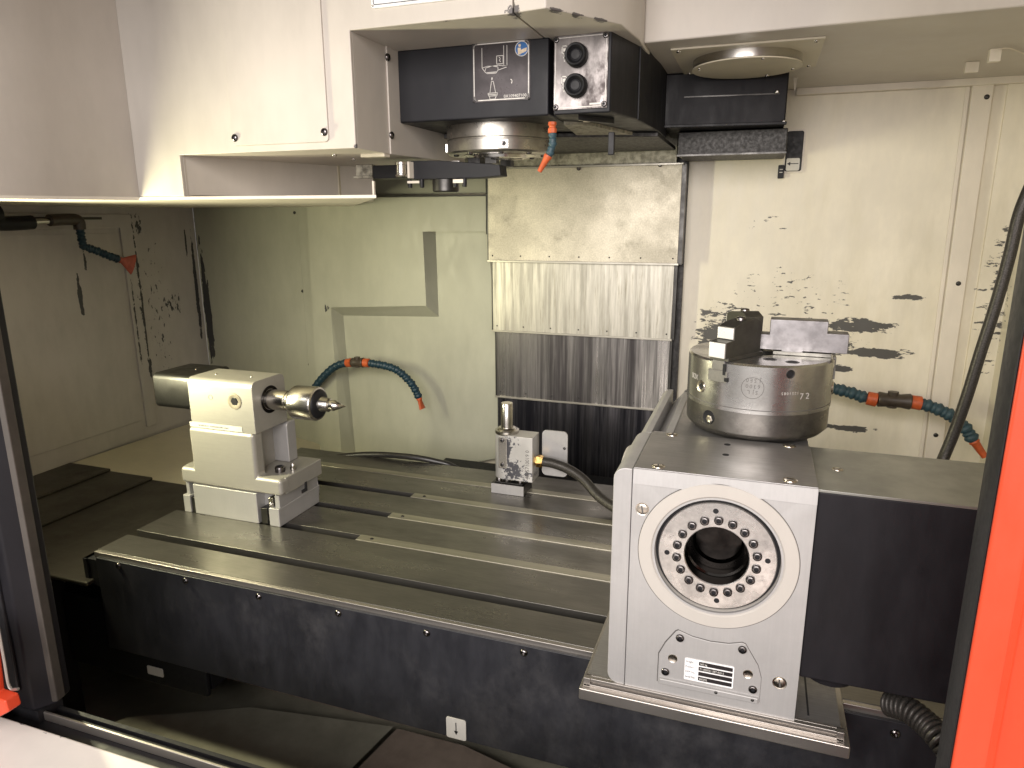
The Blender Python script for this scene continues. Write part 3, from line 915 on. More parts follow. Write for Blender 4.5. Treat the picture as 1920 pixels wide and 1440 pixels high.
# button plate
bx0, bx1, bz0, bz1 = -297.5, -218, 687, 785
bpz = part('button_plate', MB().box(bx0 + 1.5, bx1, 1028, 1030, bz0, bz1), M['plate_st'], sh, bevel=0.5)
part('border', line_strip([(bx0 + 4, bz0 + 6), (bx0 + 4, bz1 - 6)], 0.8, 1028).prism([(bx0 + 8, bz0 + 2), (bx1 - 8, bz0 + 2.5), (bx1 - 8, bz0 + 3.5), (bx0 + 8, bz0 + 3.2)], 'y', 1027.6, 1028)
     .prism([(bx0 + 8, bz1 - 3.5), (bx1 - 8, bz1 - 3), (bx1 - 8, bz1 - 2.2), (bx0 + 8, bz1 - 2.6)], 'y', 1027.6, 1028).box(bx1 - 3, bx1 - 2, 1027.6, 1028, bz0 + 8, bz1 - 8)
     .box(bx1 - 25, bx1 - 9, 1027.6, 1028, bz0 + 5, bz0 + 7.4), M['print_w'], bpz)
for x, z in ((bx0 + 5, bz0 + 4), (bx1 - 4, bz0 + 5), (bx0 + 5, bz1 - 5), (bx1 - 4, bz1 - 4)):
    inst('bolt', SM['bolt5'], bpz, (x, 1027.6, z), (0, -1, 0), 0.8)
for z in (757.5, 717.5):
    pb = part('push_button', MB().lathe([(0, -9.5), (7.2, -9.5), (8.4, -8.6), (10, -11), (12, -14), (13.8, -14.5), (15.2, -13), (15.8, -9), (16, 0)], (-262, 1028, z), 'y', 40), M['rubber'], bpz, label='round black rubber push button')
    part('button_cap', MB().lathe([(0, -10.6), (6.2, -10.4), (7.0, -9.4)], (-262, 1028, z), 'y', 28), M['rubber'], pb)
    k = MB()
    zz = z + 6
    for seq in ([(-284, zz + 8), (-277, zz + 8), (-277, zz - 2), (-284, zz - 2), (-284, zz + 8)], [(-280.5, zz - 2), (-280.5, zz - 12)]):
        s2 = line_strip(seq, 1.2, 1028)
        tmp = bpy.data.meshes.new('t'); s2.bm.to_mesh(tmp); k.bm.from_mesh(tmp); bpy.data.meshes.remove(tmp)
    k.prism([(-282.5, zz + 5), (-278.5, zz + 5), (-278.5, zz + 1), (-282.5, zz + 1)], 'y', 1027.6, 1028)
    k.prism([(-283, zz - 6), (-278, zz - 6), (-280.5, zz - 10)], 'y', 1027.6, 1028)
    part('tool_symbol', k, M['print_w'], bpz)
# spindle nose
NX, NY = -424, 1150
sn = part('spindle_nose', MB().lathe([(0, ZB), (88, ZB), (88, 661), (84.5, 660), (84.5, 658), (88, 657), (88, 641), (85, 638), (40, 638)], (NX, NY, 0), 'z', 96), M['nose'], sh)
part('nose_face', MB().lathe([(0, 632), (30, 632), (44, 633), (45, 638.2), (60, 638), (60, 637), (0, 637)], (NX, NY, 0), 'z', 64), M['steel'], sn)
part('drive_key', MB().box(NX - 10, NX + 10, NY - 44, NY - 28, 622, 633), M['darksteel'], sn, bevel=1)
part('drive_key', MB().box(NX - 10, NX + 10, NY + 28, NY + 44, 622, 633), M['darksteel'], sn, bevel=1)
part('clamp_clip', MB().tube([(NX + 2, NY - 46, 630), (NX + 30, NY - 46, 628), (NX + 46, NY - 20, 630)], 1.2, 8), M['steel'], sn)
for a in (250, 292, 210, 330, 20, 160, 60, 120):
    inst('nose_screw', SM['bolt5'], sn, (NX + 73 * math.cos(rad(a)), NY + 73 * math.sin(rad(a)), 638), (0, 0, -1), 0.9)
for a, w in ((-158, 7), (-66, 7)):
    v = Vector((math.cos(rad(a)), math.sin(rad(a)), 0))
    c = Vector((NX, NY, 649)) + v * 87
    part('nose_lug', MB().box(c.x - 3.5, c.x + 3.5, c.y - 8, c.y + 8, 642, 656, Matrix.Rotation(rad(a), 3, 'Z'), c), M['steel'], sn, bevel=0.8)
    inst('lug_screw', SM['bolt5'], sn, c + v * 3, v, 0.75)
# stop pin under the box
part('stop_pin', MB().box(-229, -220, 1095, 1104, 629, 662), M['rubber'], sh, bevel=1)
part('pin_bracket', MB().prism([(-262, 1040), (-222, 1092), (-222, 1104), (-232, 1104), (-240, 1090)], 'z', 674, ZB), M['rubber'], sh)

# ================================================================== coolant hoses


def hose(name, label, pts, r, step, mat, nozzle_mat, nozzle_len, nozzle_r0, nozzle_r1, valve_at=None, group='articulated coolant hoses', flat=False, cat='coolant hose', roll=0, vk=2):
    t = thing(name, label, cat, pts[0], group)
    P = resample(pts, step)
    seg = MB().lathe([(r * 0.6, -step * 0.15), (r * 0.92, 0), (r * 0.98, step * 0.12), (r * 0.84, step * 0.30), (r * 1.06, step * 0.5), (r * 1.08, step * 0.62), (r * 0.74, step * 0.92), (r * 0.6, step * 1.1)], (0, 0, 0), 'z', 12).mesh('segment', mat, angle=50)
    vm = MB().lathe([(0, -0.5), (r * 0.8, -0.5), (r * 1.1, 0.5), (r * 1.15, step * 0.9), (r * 0.8, step)], (0, 0, 0), 'z', 16).mesh('collar', M['nozzle'], angle=60)
    n = len(P)
    skip = set()
    if valve_at is not None:
        i0 = valve_at
        k = vk
        a, b_ = P[i0][0], P[i0 + k][0]
        dirv = (b_ - a).normalized()
        inst('collar', vm, t, P[i0 - 1][0], P[i0 - 1][1])
        inst('collar', vm, t, P[i0 + k][0], P[i0 + k][1])
        skip = set(range(i0 - 1, i0 + k + 1))
        L = (b_ - a).length
        mb = MB().lathe([(0, 0), (r * 1.15, 0), (r * 1.25, 2), (r * 1.1, L * 0.3), (r * 1.1, L * 0.7), (r * 1.3, L - 2), (r * 1.2, L), (0, L)], a, tuple(dirv), 20)
        mid = a + dirv * L * 0.45
        mb.lathe([(0, -r * 1.2), (r * 0.75, -r * 1.2), (r * 0.8, r * 1.45), (0, r * 1.5)], mid, 'z', 16)
        part('valve', mb, M['valve'], t)
    for i in range(n - 1):
        if i in skip:
            continue
        inst('segment', seg, t, P[i][0], P[i][1])
    e, d_ = P[-1]
    mb = MB().lathe([(0, -1), (nozzle_r0 * 0.9, -1), (nozzle_r0, 2), (nozzle_r0 * 0.8, 5), (nozzle_r1, nozzle_len), (nozzle_r1 * 0.7, nozzle_len), (nozzle_r0 * 0.45, 6)], (0, 0, 0), 'z', 24)
    if flat:
        for v in mb.bm.verts:
            k_ = max(0.0, min(1.0, v.co.z / nozzle_len))
            v.co.y *= 1 - 0.7 * k_
    me = mb.mesh('nozzle', nozzle_mat, angle=50)
    inst('nozzle', me, t, e, d_, roll=rad(roll))
    return t


hose('coolant_hose', 'dark blue segmented coolant hose arching behind the live centre, orange flat nozzle',
     [(-1173, 1585, 1), (-1129, 1575, 81), (-1055, 1560, 146), (-990, 1550, 167), (-926, 1550, 168), (-864, 1550, 158), (-825, 1555, 127), (-806, 1560, 92), (-798, 1560, 69)],
     10.2, 17.5, M['blue'], M['nozzle'], 28, 8, 14, valve_at=15, vk=2, flat=True)
hose('coolant_hose', 'faded teal segmented coolant hose beside the chuck, orange nozzle pointing down right',
     [(125, 1590, 182), (160, 1560, 186), (195, 1550, 182), (235, 1545, 173), (284, 1545, 174), (332, 1545, 169), (375, 1540, 155), (404, 1535, 134), (426, 1530, 105)],
     12.6, 20, M['teal'], M['nozzle'], 36, 10, 6, valve_at=7, vk=3)
hose('coolant_hose', 'dim blue segmented coolant hose on the left wall, faded red fan nozzle',
     [(-1490, 1226, 528), (-1490, 1227, 501), (-1490, 1231, 477), (-1480, 1259, 461), (-1470, 1277, 450), (-1465, 1303, 439)],
     9.5, 15, M['blue'], M['nozzle_red'], 36, 8, 26, flat=True, roll=90)
lp = thing('coolant_pipe', 'dark fitting and steel pipe along the top of the left wall', 'pipe', (-1490, 1114, 532))
part('pipe', MB().tube([(-1490, 1108, 531), (-1490, 1176, 533)], 6.5, 16), M['steel'], lp)
part('elbow', MB().tube([(-1490, 1154, 534), (-1490, 1197, 536), (-1490, 1224, 533), (-1490, 1226, 513)], 13, 16), M['valve'], lp)
part('coupling', MB().tube([(-1490, 1013, 531), (-1490, 1056, 528), (-1490, 1114, 530)], 15, 16).tube([(-1490, 1016, 546), (-1490, 1042, 547)], 22, 16), M['rubber'], lp, label='dark coupling')
part('rail', MB().box(WX, WX + 8, 700, 1330, 535, 541), M['darksteel'], lp)

# hose at spindle
t = hose('spindle_hose', 'short blue coolant hose with orange tip hanging beside the spindle nose',
         [(-301, 1040, 662), (-300, 1040, 651), (-301, 1040, 640), (-305, 1040, 629), (-312, 1040, 618)], 6.0, 12.5, M['teal'], M['nozzle'], 26, 6.5, 3.4)
q0 = (-301, 1040, 671)
part('fitting', MB().lathe([(0, 9), (6, 9), (6.5, 5), (5, 3), (5, 1), (6.6, 0), (6.6, -6), (4, -8), (0, -8)], (-301, 1040, 664), 'z', 8), M['nozzle'], t, label='orange hexagonal fitting')
del q0

# thick hose right, cables
bh = single('rubber_hose', MB().tube([(356, 1200, 591), (345, 1200, 540), (341, 1200, 480), (334, 1200, 411), (324, 1200, 338), (315, 1200, 267), (305, 1200, 207), (292, 1190, 160), (272, 1150, 111)], 8.4, 20), M['gauze'],
            'thick black rubber hose hanging down in front of the right back wall', 'hose')
single('power_cable', MB().tube([(-985, 1250, -30), (-939, 1290, -14), (-886, 1320, -5), (-807, 1330, 6), (-713, 1335, 9), (-652, 1345, 1), (-617, 1356, -11), (-577, 1400, -60)], 6.8, 14), M['cable'],
       'black cable lying along the rear edge of the table behind the tailstock', 'cable')

# ================================================================== TAILSTOCK
ts = thing('tailstock', 'silver tailstock block bolted at the left end of the table', 'tailstock', (-880, 1005, 0))
rb = MB()
XL, XR = -987, -772
YF, YR = 946, 1066
rb.box(XL + 26, XR - 46, YF, YR, 0, 58)
rb.box(XL, XL + 16, YF, YR, 0, 34).box(XR - 22, XR, YF, YR, 0, 34)
rb.box(XL + 4, XL + 12, YF + 6, YR, 34, 58).box(XR - 10, XR, YF + 4, YR, 34, 58)
rb.box(XL + 16, XR - 4, YF + 22, YR, 2, 57)
part('riser_block', rb, M['alu'], ts, bevel=1.2)
for cx in (XL + 22, XR - 36):
    part('tenon', MB().box(cx - 6, cx + 8, YF + 3, YF + 24, 0, 30), M['darksteel'], ts, bevel=0.8)
    part('key', MB().box(cx + 12, cx + 22, YF + 4, YF + 20, 36, 52), M['steel'], ts, bevel=0.8)
    inst('screw', SM['silver'], ts, (cx + 17, YF + 4, 40), (0, -1, 0), 0.9)
part('foot_plate', MB().box(XL + 1.5, XR + 9.5, 960, 1068, 58.6, 89.6), M['alu_warm'], ts, bevel=2)
part('side_notch', MB().prism([(1018, 52), (1018, 62), (1012, 62), (1012, 50), (1002, 50), (1002, 44), (1018, 44)], 'x', XR + 8.6, XR + 10.4), M['print_k'], ts)
# lower casting with rounded top front edge: two webs with a pocket between
def rtop(y0, y1, z0, z1, r):
    pts = [(y1, z0), (y1, z1)]
    for k in range(7):
        a = rad(90 + 90 * k / 6)
        pts.append((y0 + r + r * math.cos(a), z1 - r + r * math.sin(a)))
    pts.append((y0, z0))
    return pts


lc = MB().prism([(-986, 59), (-986, 90), (-955, 90), (-956, 170), (-812, 170), (-812, 90), (-762, 90), (-762, 59)], 'y', 945, 972)
part('lower_casting', lc, M['alu_warm'], ts, bevel=7, seg=4)
part('casting_core', MB().box(-950, -838, 970, 1042, 88, 165), M['alu_warm'], ts, bevel=2)
fin = MB().prism([(968, 90), (1052, 90), (1052, 162), (1044, 170), (1030, 172), (968, 166)], 'x', -836, -818)
part('rear_web', MB().prism(rtop(1030, 1056, 90, 168, 8), 'x', -950, -806), M['alu'], ts, bevel=2)
me_cap = socket_mesh('socket_bolt', 9, 6, M['bolt'])
inst('socket_bolt', me_cap, ts, (-793, 985, 94), (0, 0, 1), 1.0)
part('lubricator', MB().lathe([(0, 12), (3, 12), (4.5, 8), (4.5, 6), (6, 5), (6, 0)], (-776, 1000, 90), 'z', 12), M['steel'], ts)
# upper casting
uc = []
for cx, cz, a0 in ((1025, 250, 0), (960, 250, 90)):
    for k in range(6):
        a = rad(a0 + 18 * k)
        uc.append((cx + 12 * math.cos(a), cz + 12 * math.sin(a)))
uc += [(948, 169), (1037, 169)]
part('upper_casting', MB().prism(uc, 'x', -948, -808), M['alu_warm'], ts, bevel=1)
part('name_strip', MB().box(-952, -836, 947.2, 948, 170.5, 180), M['sticker'], ts)
text('strip_text', 'WARNING  DANGEROUS  UNIT', 3.6, (-932, 947.1, 173.6), ts, M['print_g'], sx=1.3)
pg = part('hex_plug', MB().lathe([(0, 3), (6.6, 3), (7.2, -0.6), (12, -1.4), (14.2, -1), (14.8, 0.2)], (-847, 948, 226), 'y', 36), M['plug'], ts)
part('hex_socket', MB().prism([(-847 + 7 * math.cos(rad(60 * k)), 226 + 7 * math.sin(rad(60 * k))) for k in range(6)], 'y', 946.2, 948), M['dark'], pg)
hs = part('set_screw', MB().lathe([(0, 1), (3.4, 1), (4.2, -0.4), (4.4, 0)], (-899, 948, 229), 'y', 16), M['darksteel'], ts)
for p in ((-915, 985), (-838, 985)):
    inst('screw', SM['silver'], ts, (p[0], p[1], 262), (0, 0, 1), 0.5)
# quill and live centre
QY, QZ = 993, 222
part('quill_bore', MB().lathe([(25, 0.8), (19, 0.8), (18, -6), (25, -6)], (-808, QY, QZ), 'x', 40), M['bore'], ts)
lc_ = part('quill', MB().lathe([(18.2, -10), (18.2, 40), (17, 41), (17, 42.5), (18.2, 43.5), (18.2, 50)], (-808, QY, QZ), 'x', 48), M['steel'], ts)
ctr = part('live_centre', MB().lathe([(17, 0), (22, 2), (28, 7), (30, 11), (30, 52), (29, 54.5), (26, 55.5)], (-761, QY, QZ), 'x', 64), M['steel'], ts)
part('seal_ring', MB().lathe([(26, 54), (25, 57), (22, 59), (15, 60), (0, 60)], (-761, QY, QZ), 'x', 48), M['rubber'], ctr)
part('point', MB().lathe([(13.5, 58), (13.5, 64), (12, 67), (12, 76), (10.5, 78), (8.5, 79), (8.5, 84), (9.5, 85), (9.5, 87), (0, 110)], (-761, QY, QZ), 'x', 40), M['steel'], ctr)
# dark motor cover on the left
mc = [(945, 197), (945, 252)]
mc = []
for cx, cz, a0 in ((1050, 251, 0), (968, 251, 90), (968, 206, 180)):
    for k in range(5):
        a = rad(a0 + 22.5 * k)
        mc.append((cx + 10 * math.cos(a), cz + 10 * math.sin(a)))
mc.append((1060, 196))
part('motor_cover', MB().prism(mc, 'x', -1040, -948.6), M['darksteel'], ts, bevel=4, seg=3)
inst('screw', SM['silver'], ts, (-985, 1010, 261), (0, 0, 1), 0.4)

# ================================================================== TOOL SETTER (probe)
pr_ = thing('tool_setter', 'silver tool setting probe with flaking grey label, standing on the table', 'tool setter', (-440, 1245, 0))
part('base', MB().box(-473, -404, 1219, 1272, 0.2, 21), M['darksteel'], pr_, bevel=0.6)
part('base_front', MB().box(-472.5, -404.5, 1217.6, 1219, 0.6, 20.6), M['alu'], pr_)
part('base_plate', MB().box(-466, -408, 1222, 1266, 21, 24), M['darksteel'], pr_, bevel=1)
me_c2 = socket_mesh('socket_bolt', 7, 6, M['bolt'])
for x, y in ((-460, 1232), (-416, 1234), (-462, 1262), (-412, 1260)):
    inst('socket_bolt', me_c2, pr_, (x, y, 24), (0, 0, 1))
CX, CY = -447, 1243
part('foot', MB().lathe([(8, 20), (8, 30), (20, 31), (20, 34), (18, 35), (19, 36), (19, 46), (17, 48)], (CX, CY, 0), 'z', 40), M['steel'], pr_)
body = []
for k in range(9):
    a = rad(90 + 180 * k / 8)
    body.append((CX + 24 * math.cos(a), CY + 22 * math.sin(a)))
body += [(-387, CY - 22), (-387, CY + 22)]
part('body', MB().prism(body, 'z', 30, 122), M['probe'], pr_, bevel=1.5)
part('clamp_strip', MB().box(CX - 10, CX + 8, CY - 24, CY - 21.5, 54, 118), M['steel'], pr_, bevel=1)
for z in (62, 112):
    inst('socket_bolt', SM['bolt5'], pr_, (CX - 2, CY - 24, z), (0, -1, 0), 0.8)
part('collar', MB().lathe([(0, 121), (23, 121), (24, 124), (24, 128), (20, 129), (18, 132), (15, 133), (12, 133)], (CX, CY, 0), 'z', 48), M['steel'], pr_)
part('pin', MB().lathe([(12, 126), (12, 181), (11, 182.5), (0, 182.5)], (CX, CY, 0), 'z', 40), M['steel'], pr_)
part('shield_plate', MB().prism(rrect(-380, -328, 34, 128, 9), 'y', 1262, 1265), M['alu'], pr_)
inst('screw', SM['rivet'], pr_, (-334, 1262, 94), (0, -1, 0), 1.8)
part('brass_gland', MB().lathe([(0, 0), (9, 0), (9, 3), (12.5, 4), (12.5, 13), (11, 15), (11, 17), (0, 17)], (-388, 1240, 70), 'x', 6), M['brass'], pr_)
text('probe_text', '4805710019 0', 11, (-394, CY - 22, 36), pr_, M['print_g'], right=(0, 0, 1), sx=0.95)
single('probe_cable', MB().tube([(-372, 1240, 70), (-350, 1239, 69), (-318, 1235, 62), (-285, 1225, 48), (-250, 1205, 26), (-200, 1180, 12), (-150, 1150, 10)], 9.5, 18), M['gauze'], 'braided grey cable running from the probe to behind the rotary table', 'cable')

# ================================================================== ROTARY TABLE
rt_ = thing('rotary_table', 'silver rotary indexing head with bolted round bore, right foreground', 'rotary table', (-20, 850, 0))
RX0, RX1, RY0 = -116, 76, 741
RC = (-20.5, 169)
RZ1 = 262
hb = MB().plate_hole(RX0, RX1, -18, RZ1, RC, 68, RY0, 791)
# chamfer the top-front edge by moving verts
for v in hb.bm.verts:
    if v.co.y < RY0 + 1 and v.co.z > RZ1 - 0.5:
        v.co.y = RY0 + 1.5
hb.box(RX0, RX1, 790, 884, -18, RZ1)
part('housing', hb, M['alu'], rt_)
part('front_bevel', MB().prism([(RY0 - 1.2, RZ1 - 17), (RY0 - 0.2, RZ1 - 17), (RY0 + 1.8, RZ1 + 0.3), (RY0 + 0.6, RZ1 + 0.3)], 'x', RX0 + 0.5, RX1), M['alu'], rt_)
part('top_plate', MB().box(RX0 + 0.5, RX1, RY0 + 2, 884.5, RZ1, RZ1 + 1.5), M['alu_top'], rt_, bevel=0.5)
# left side plate with rounded corners
spf = rrect(-138, RX0 - 0.8, -8, RZ1 - 1, 13, 6)
spf = [p for p in spf]
prof = []
for cx, cz, a0 in ((-138 + 14, RZ1 - 14, 90), (-138 + 14, -3, 180)):
    for k in range(7):
        a = rad(a0 + 15 * k)
        prof.append((cx + 14 * math.cos(a), cz + 14 * math.sin(a)))
prof += [(RX0 - 0.8, -17), (RX0 - 0.8, RZ1)]
part('side_plate', MB().prism(prof, 'y', RY0, 884), M['alu'], rt_, bevel=1.2)
prof2 = [(x if x > -125 else x + 4, z) for x, z in prof]
part('side_plate', MB().prism(prof2, 'y', 884.5, 1130), M['alu'], rt_, bevel=1.2)
part('faceplate_edge', MB().lathe([(0, 0), (74, 0), (76, 3), (76, 9), (0, 9)], (-147, 872, 166), 'x', 64), M['ring'], rt_)
part('rear_body', MB().prism([(RX0, -16), (RX0, 240), (RX0 + 18, 259), (RX1, 259), (RX1, -16)], 'y', 885, 1130), M['alu_top'], rt_, bevel=1)
part('rear_seam', MB().prism([(RX0 + 16, 259), (RX1, 259), (RX1, 262), (RX0 + 20, 262)], 'y', 1126, 1140), M['darksteel'], rt_, bevel=1)
part('rear_chamfer', MB().prism([(RX0 - 0.6, 239), (RX0 + 17.4, 260.6), (RX0 + 26, 260.6), (RX0 + 26, 259), (RX0 + 18, 259), (RX0, 240)], 'y', 886, 1125), M['alu'], rt_)
part('corner_block', MB().box(RX0 + 1, RX0 + 16, 884.6, 896, 240, 261), M['alu'], rt_, bevel=1)
# ring and flange
part('ring', MB().lathe([(86, 2), (86, -0.8), (85.4, -1.4), (72, -1.4), (68.5, 1.5), (67.5, 6), (67, 22)], (RC[0], RY0, RC[1]), 'y', 96), M['ring'], rt_)
part('ring_groove', MB().lathe([(86.8, 0), (86.8, -0.15), (86, -0.15)], (RC[0], RY0, RC[1]), 'y', 96), M['print_g'], rt_)
part('bore_gap', MB().lathe([(67.2, 8), (64, 8), (64, 22)], (RC[0], RY0, RC[1]), 'y', 96), M['dark'], rt_)
fl_ = part('flange', MB().lathe([(34.5, 3.4), (35.5, 2.4), (63, 2.4), (64, 3.4), (64, 22)], (RC[0], RY0, RC[1]), 'y', 96), M['flange'], rt_)
part('bore', MB().lathe([(34.5, 3.2), (34.5, 22), (32.5, 24), (32.5, 44)], (RC[0], RY0, RC[1]), 'y', 72), M['bore'], rt_)
part('bore_end', MB().lathe([(32.5, 44), (29, 44), (27, 46), (26, 48.5), (0, 48.5)], (RC[0], RY0, RC[1]), 'y', 48), M['bore_shade'], rt_)
for k in range(18):
    a = rad(10 + 20 * k)
    p = (RC[0] + 43.5 * math.cos(a), RY0 + 2.2, RC[1] + 43.5 * math.sin(a))
    inst('bolt', SM['bolt5'], fl_, p, (0, -1, 0), 1.0)
hm = MB().lathe([(0, 0.15), (3.0, 0.15), (3.0, -0.3)], (0, 0, 0), 'z', 16).mesh('hole', M['dark'])
for a in (4, 94, 184, 274):
    inst('hole', hm, fl_, (RC[0] + 54 * math.cos(rad(a)), RY0 + 2.4, RC[1] + 54 * math.sin(rad(a))), (0, -1, 0))
for p in ((-104, 740, 215), (57, 740, 28)):
    inst('slotted_screw', SM['slot'], rt_, (p[0], RY0, p[2]), (0, -1, 0), 1.0, rad(100))
for p in ((-89, 878), (52, 878), (-90, 754), (49, 756)):
    inst('slotted_screw', SM['slot'], rt_, (p[0], p[1], RZ1 + 1.6), (0, 0, 1), 1.0, rad(random.randint(0, 180)))
for p in ((-20, 859), (-20, 819)):
    inst('hole', hm, rt_, (p[0], p[1], RZ1 + 1.6), (0, 0, 1), 1.3)
# name plate recess panel
cp = [(-59, 69), (-56, 71), (-40, 66), (-20, 64), (0, 65.5), (14, 70), (18, 69), (33, 45), (37.5, 30), (37.5, -2), (-77, -2), (-77, 36), (-70, 52)]
part('cover_gap', MB().prism([(x * 1.012 - 0.2, z * 1.012 + 0.1) for x, z in cp], 'y', RY0 - 0.3, RY0 + 1), M['print_g'], rt_)
cpp = part('cover_plate', MB().prism(cp, 'y', RY0 - 1.2, RY0 + 1), M['alu'], rt_, bevel=0.5)
part('ledge', MB().box(-75, 36, RY0 - 4.5, RY0 - 1, -2, 5), M['alu'], cpp, bevel=1)
for p in ((-54, 62), (15, 62), (-68.5, 14), (29.5, 14)):
    inst('bolt', SM['bolt5'], cpp, (p[0], RY0 - 1.0, p[1]), (0, -1, 0), 0.95)
hm2 = MB().lathe([(0, 0.1), (4.6, 0.1), (5.2, 0.5), (5.6, 0)], (0, 0, 0), 'z', 20).mesh('sight_glass', M['nickel'])
inst('sight_glass', hm2, cpp, (-61, RY0 - 1.2, 33), (0, -1, 0))
inst('sight_glass', hm2, cpp, (23, RY0 - 1.2, 32), (0, -1, 0))
for p in ((-10, 2), (30, 2)):
    inst('screw', SM['rivet'], cpp, (p[0], RY0 - 4.5, p[1]), (0, -1, 0), 1.2)
npl = part('rating_plate', MB().prism(rrect(-47, 8, 9.5, 38, 1.5), 'y', RY0 - 1.9, RY0 - 1.2), M['sign'], rt_)
YP = RY0 - 1.9
for i, (a, t2) in enumerate((('Weight', '165 kg'), ('Product', 'T1-003531 SBT-RO-2'), ('OEM No.', ''), ('Serial No.', '400392'))):
    z = 32.6 - i * 6.6
    part('field', MB().box(-31, 6.5, YP - 0.3, YP, z - 1.2, z + 3.6), M['plate_dk'], npl)
    text('caption', a, 3.4, (-46, YP, z), npl, M['print_k'], sx=0.85)
    if t2:
        text('value', t2, 3.4, (-30, YP - 0.3, z), npl, M['print_w'], sx=0.9)
# base plate under the rotary table
bq_ = thing('mounting_plate', 'stepped steel mounting plate under the rotary table, overhanging the table front', 'mounting plate', (-20, 880, 0))
bp_ = part('base_plate', MB().box(-158, 124, 676, 1110, 0.4, 15), M['edge'], bq_, bevel=1.5)
part('base_step', MB().box(-152, 116, 690, 1110, 15.2, 24), M['alu_top'], bq_, bevel=0.8)
bstep = MB()
bstep.box(-154, 118, 682, 690, 15.2, 18).box(-154, -146, 682, 690, 15.2, 25.5).box(111, 118, 682, 690, 15.2, 25.5).box(-154, 118, 688, 690.5, 15.2, 25.5)
arc = [(-142, 25.5), (-142, 17)] + [(-142 + 8 * k, 17 + 0.0 * k) for k in range(1, 30)] + [(96, 19), (104, 22), (110, 25.5)]
part('step_groove', bstep, M['edge'], bq_, bevel=0.5)
part('step_rail', MB().box(-146, 111, 682.5, 688, 21.8, 25.5), M['edge'], bq_, bevel=0.6)
part('base_seam', MB().box(84, 86, 700, 1100, 24, 24.3), M['print_k'], bq_)
# motor housing right of the rotary table
mh = part('motor_housing', MB().box(RX1 + 0.5, 430, 748, 892, 36, 257.5), M['motor'], rt_, bevel=2)
part('motor_lid', MB().box(RX1 + 0.5, 432, 746.5, 893, 257.5, 260.5), M['motor_top'], rt_, bevel=0.5)
part('motor_foot', MB().lathe([(0, 24), (27, 24), (29, 36)], (111, 785, 0), 'z', 32), M['motor'], rt_)
inst('slotted_screw', SM['slot'], rt_, (101, 817, 260.6), (0, 0, 1), 0.8, 0.5)
cr = thing('corrugated_conduit', 'ribbed grey conduit under the motor housing at lower right', 'conduit', (176, 730, 33))
P = resample([(173, 775, 7), (189, 760, 14), (204, 745, 12), (215, 730, 8), (227, 720, -3)], 5.2)
rib = MB().lathe([(10, 0), (14, 0.8), (14.6, 2.6), (14, 4.2), (10, 5.2)], (0, 0, 0), 'z', 20).mesh('rib', M['gauze'], angle=60)
for p, d_ in P:
    inst('rib', rib, cr, p, d_)

# ================================================================== CHUCK
CKX, CKY, CKR = 10.5, 968, 91.5
ZC = 263.5
ck = thing('lathe_chuck', 'heavy round three jaw steel chuck standing on the rotary table', 'chuck', (CKX, CKY, ZC))
T_ = 362
low = part('backing_plate', MB().lathe([(0, 0), (82, 0), (84, 0.6), (90, 7), (90.5, 9), (90.5, 36), (0, 36)], (CKX, CKY, ZC), 'z', 96), M['chuck_low'], ck)
bd_ = part('chuck_body', MB().lathe([(0, 36.4), (CKR, 36.4), (CKR, T_ - ZC - 2.5), (CKR - 2.5, T_ - ZC), (24, T_ - ZC), (22, T_ - ZC - 2), (22, T_ - ZC - 30), (0, T_ - ZC - 30)], (CKX, CKY, ZC), 'z', 128), M['chuck'], ck)
part('groove', MB().lathe([(CKR + 0.15, 41), (CKR + 0.15, 42), (CKR - 1, 42)], (CKX, CKY, ZC), 'z', 128), M['print_g'], ck)


def ckp(a, z, r=CKR):
    return (CKX + r * math.cos(rad(a)), CKY + r * math.sin(rad(a)), z)


def ckv(a):
    return (math.cos(rad(a)), math.sin(rad(a)), 0)


key = MB().lathe([(0, -1.5), (4.2, -1.5), (4.8, 0.8), (7.2, 1.2), (8, 0), (8, -2)], (0, 0, 0), 'z', 28).mesh('key_socket', M['nickel'])
keyd = MB().lathe([(0, -0.2), (4.2, -0.2), (4.3, 0)], (0, 0, 0), 'z', 4).mesh('square_drive', M['dark'])
hole_me = MB().lathe([(0, 0.1), (5, 0.1), (5.6, 0.4), (6.4, 0.2), (6.6, -1)], (0, 0, 0), 'z', 24).mesh('hole', M['darksteel'])
hole_dk = MB().lathe([(0, 0.2), (4.4, 0.2), (4.4, 0)], (0, 0, 0), 'z', 20).mesh('hole_dark', M['dark'])
JA = (-122, -2, 118)        # jaw directions
for a in (-139, -8):
    k_ = inst('key_socket', key, ck, ckp(a, ZC + 60), ckv(a))
    inst('square_drive', keyd, ck, ckp(a, ZC + 60, CKR + 0.2), ckv(a), 1.1)
a = -129
inst('bolt_hole', MB().lathe([(0, 0.3), (8, 0.3), (9, 0.8), (9.6, 0)], (0, 0, 0), 'z', 28).mesh('bolt_hole', M['dark']), ck, ckp(a, ZC + 22, 90.2), ckv(a))
inst('bolt_head', MB().lathe([(0, 1.0), (3.6, 1.6), (5.4, 0.7)], (0, 0, 0), 'z', 6).mesh('bolt_head', M['nickel']), ck, ckp(a + 1, ZC + 20, 90.4), ckv(a))
inst('hole', hole_me, ck, ckp(-67, T_ - 10), ckv(-67), 0.85)
inst('hole_dark', hole_dk, ck, ckp(-67, T_ - 10, CKR + .15), ckv(-67), 0.85)
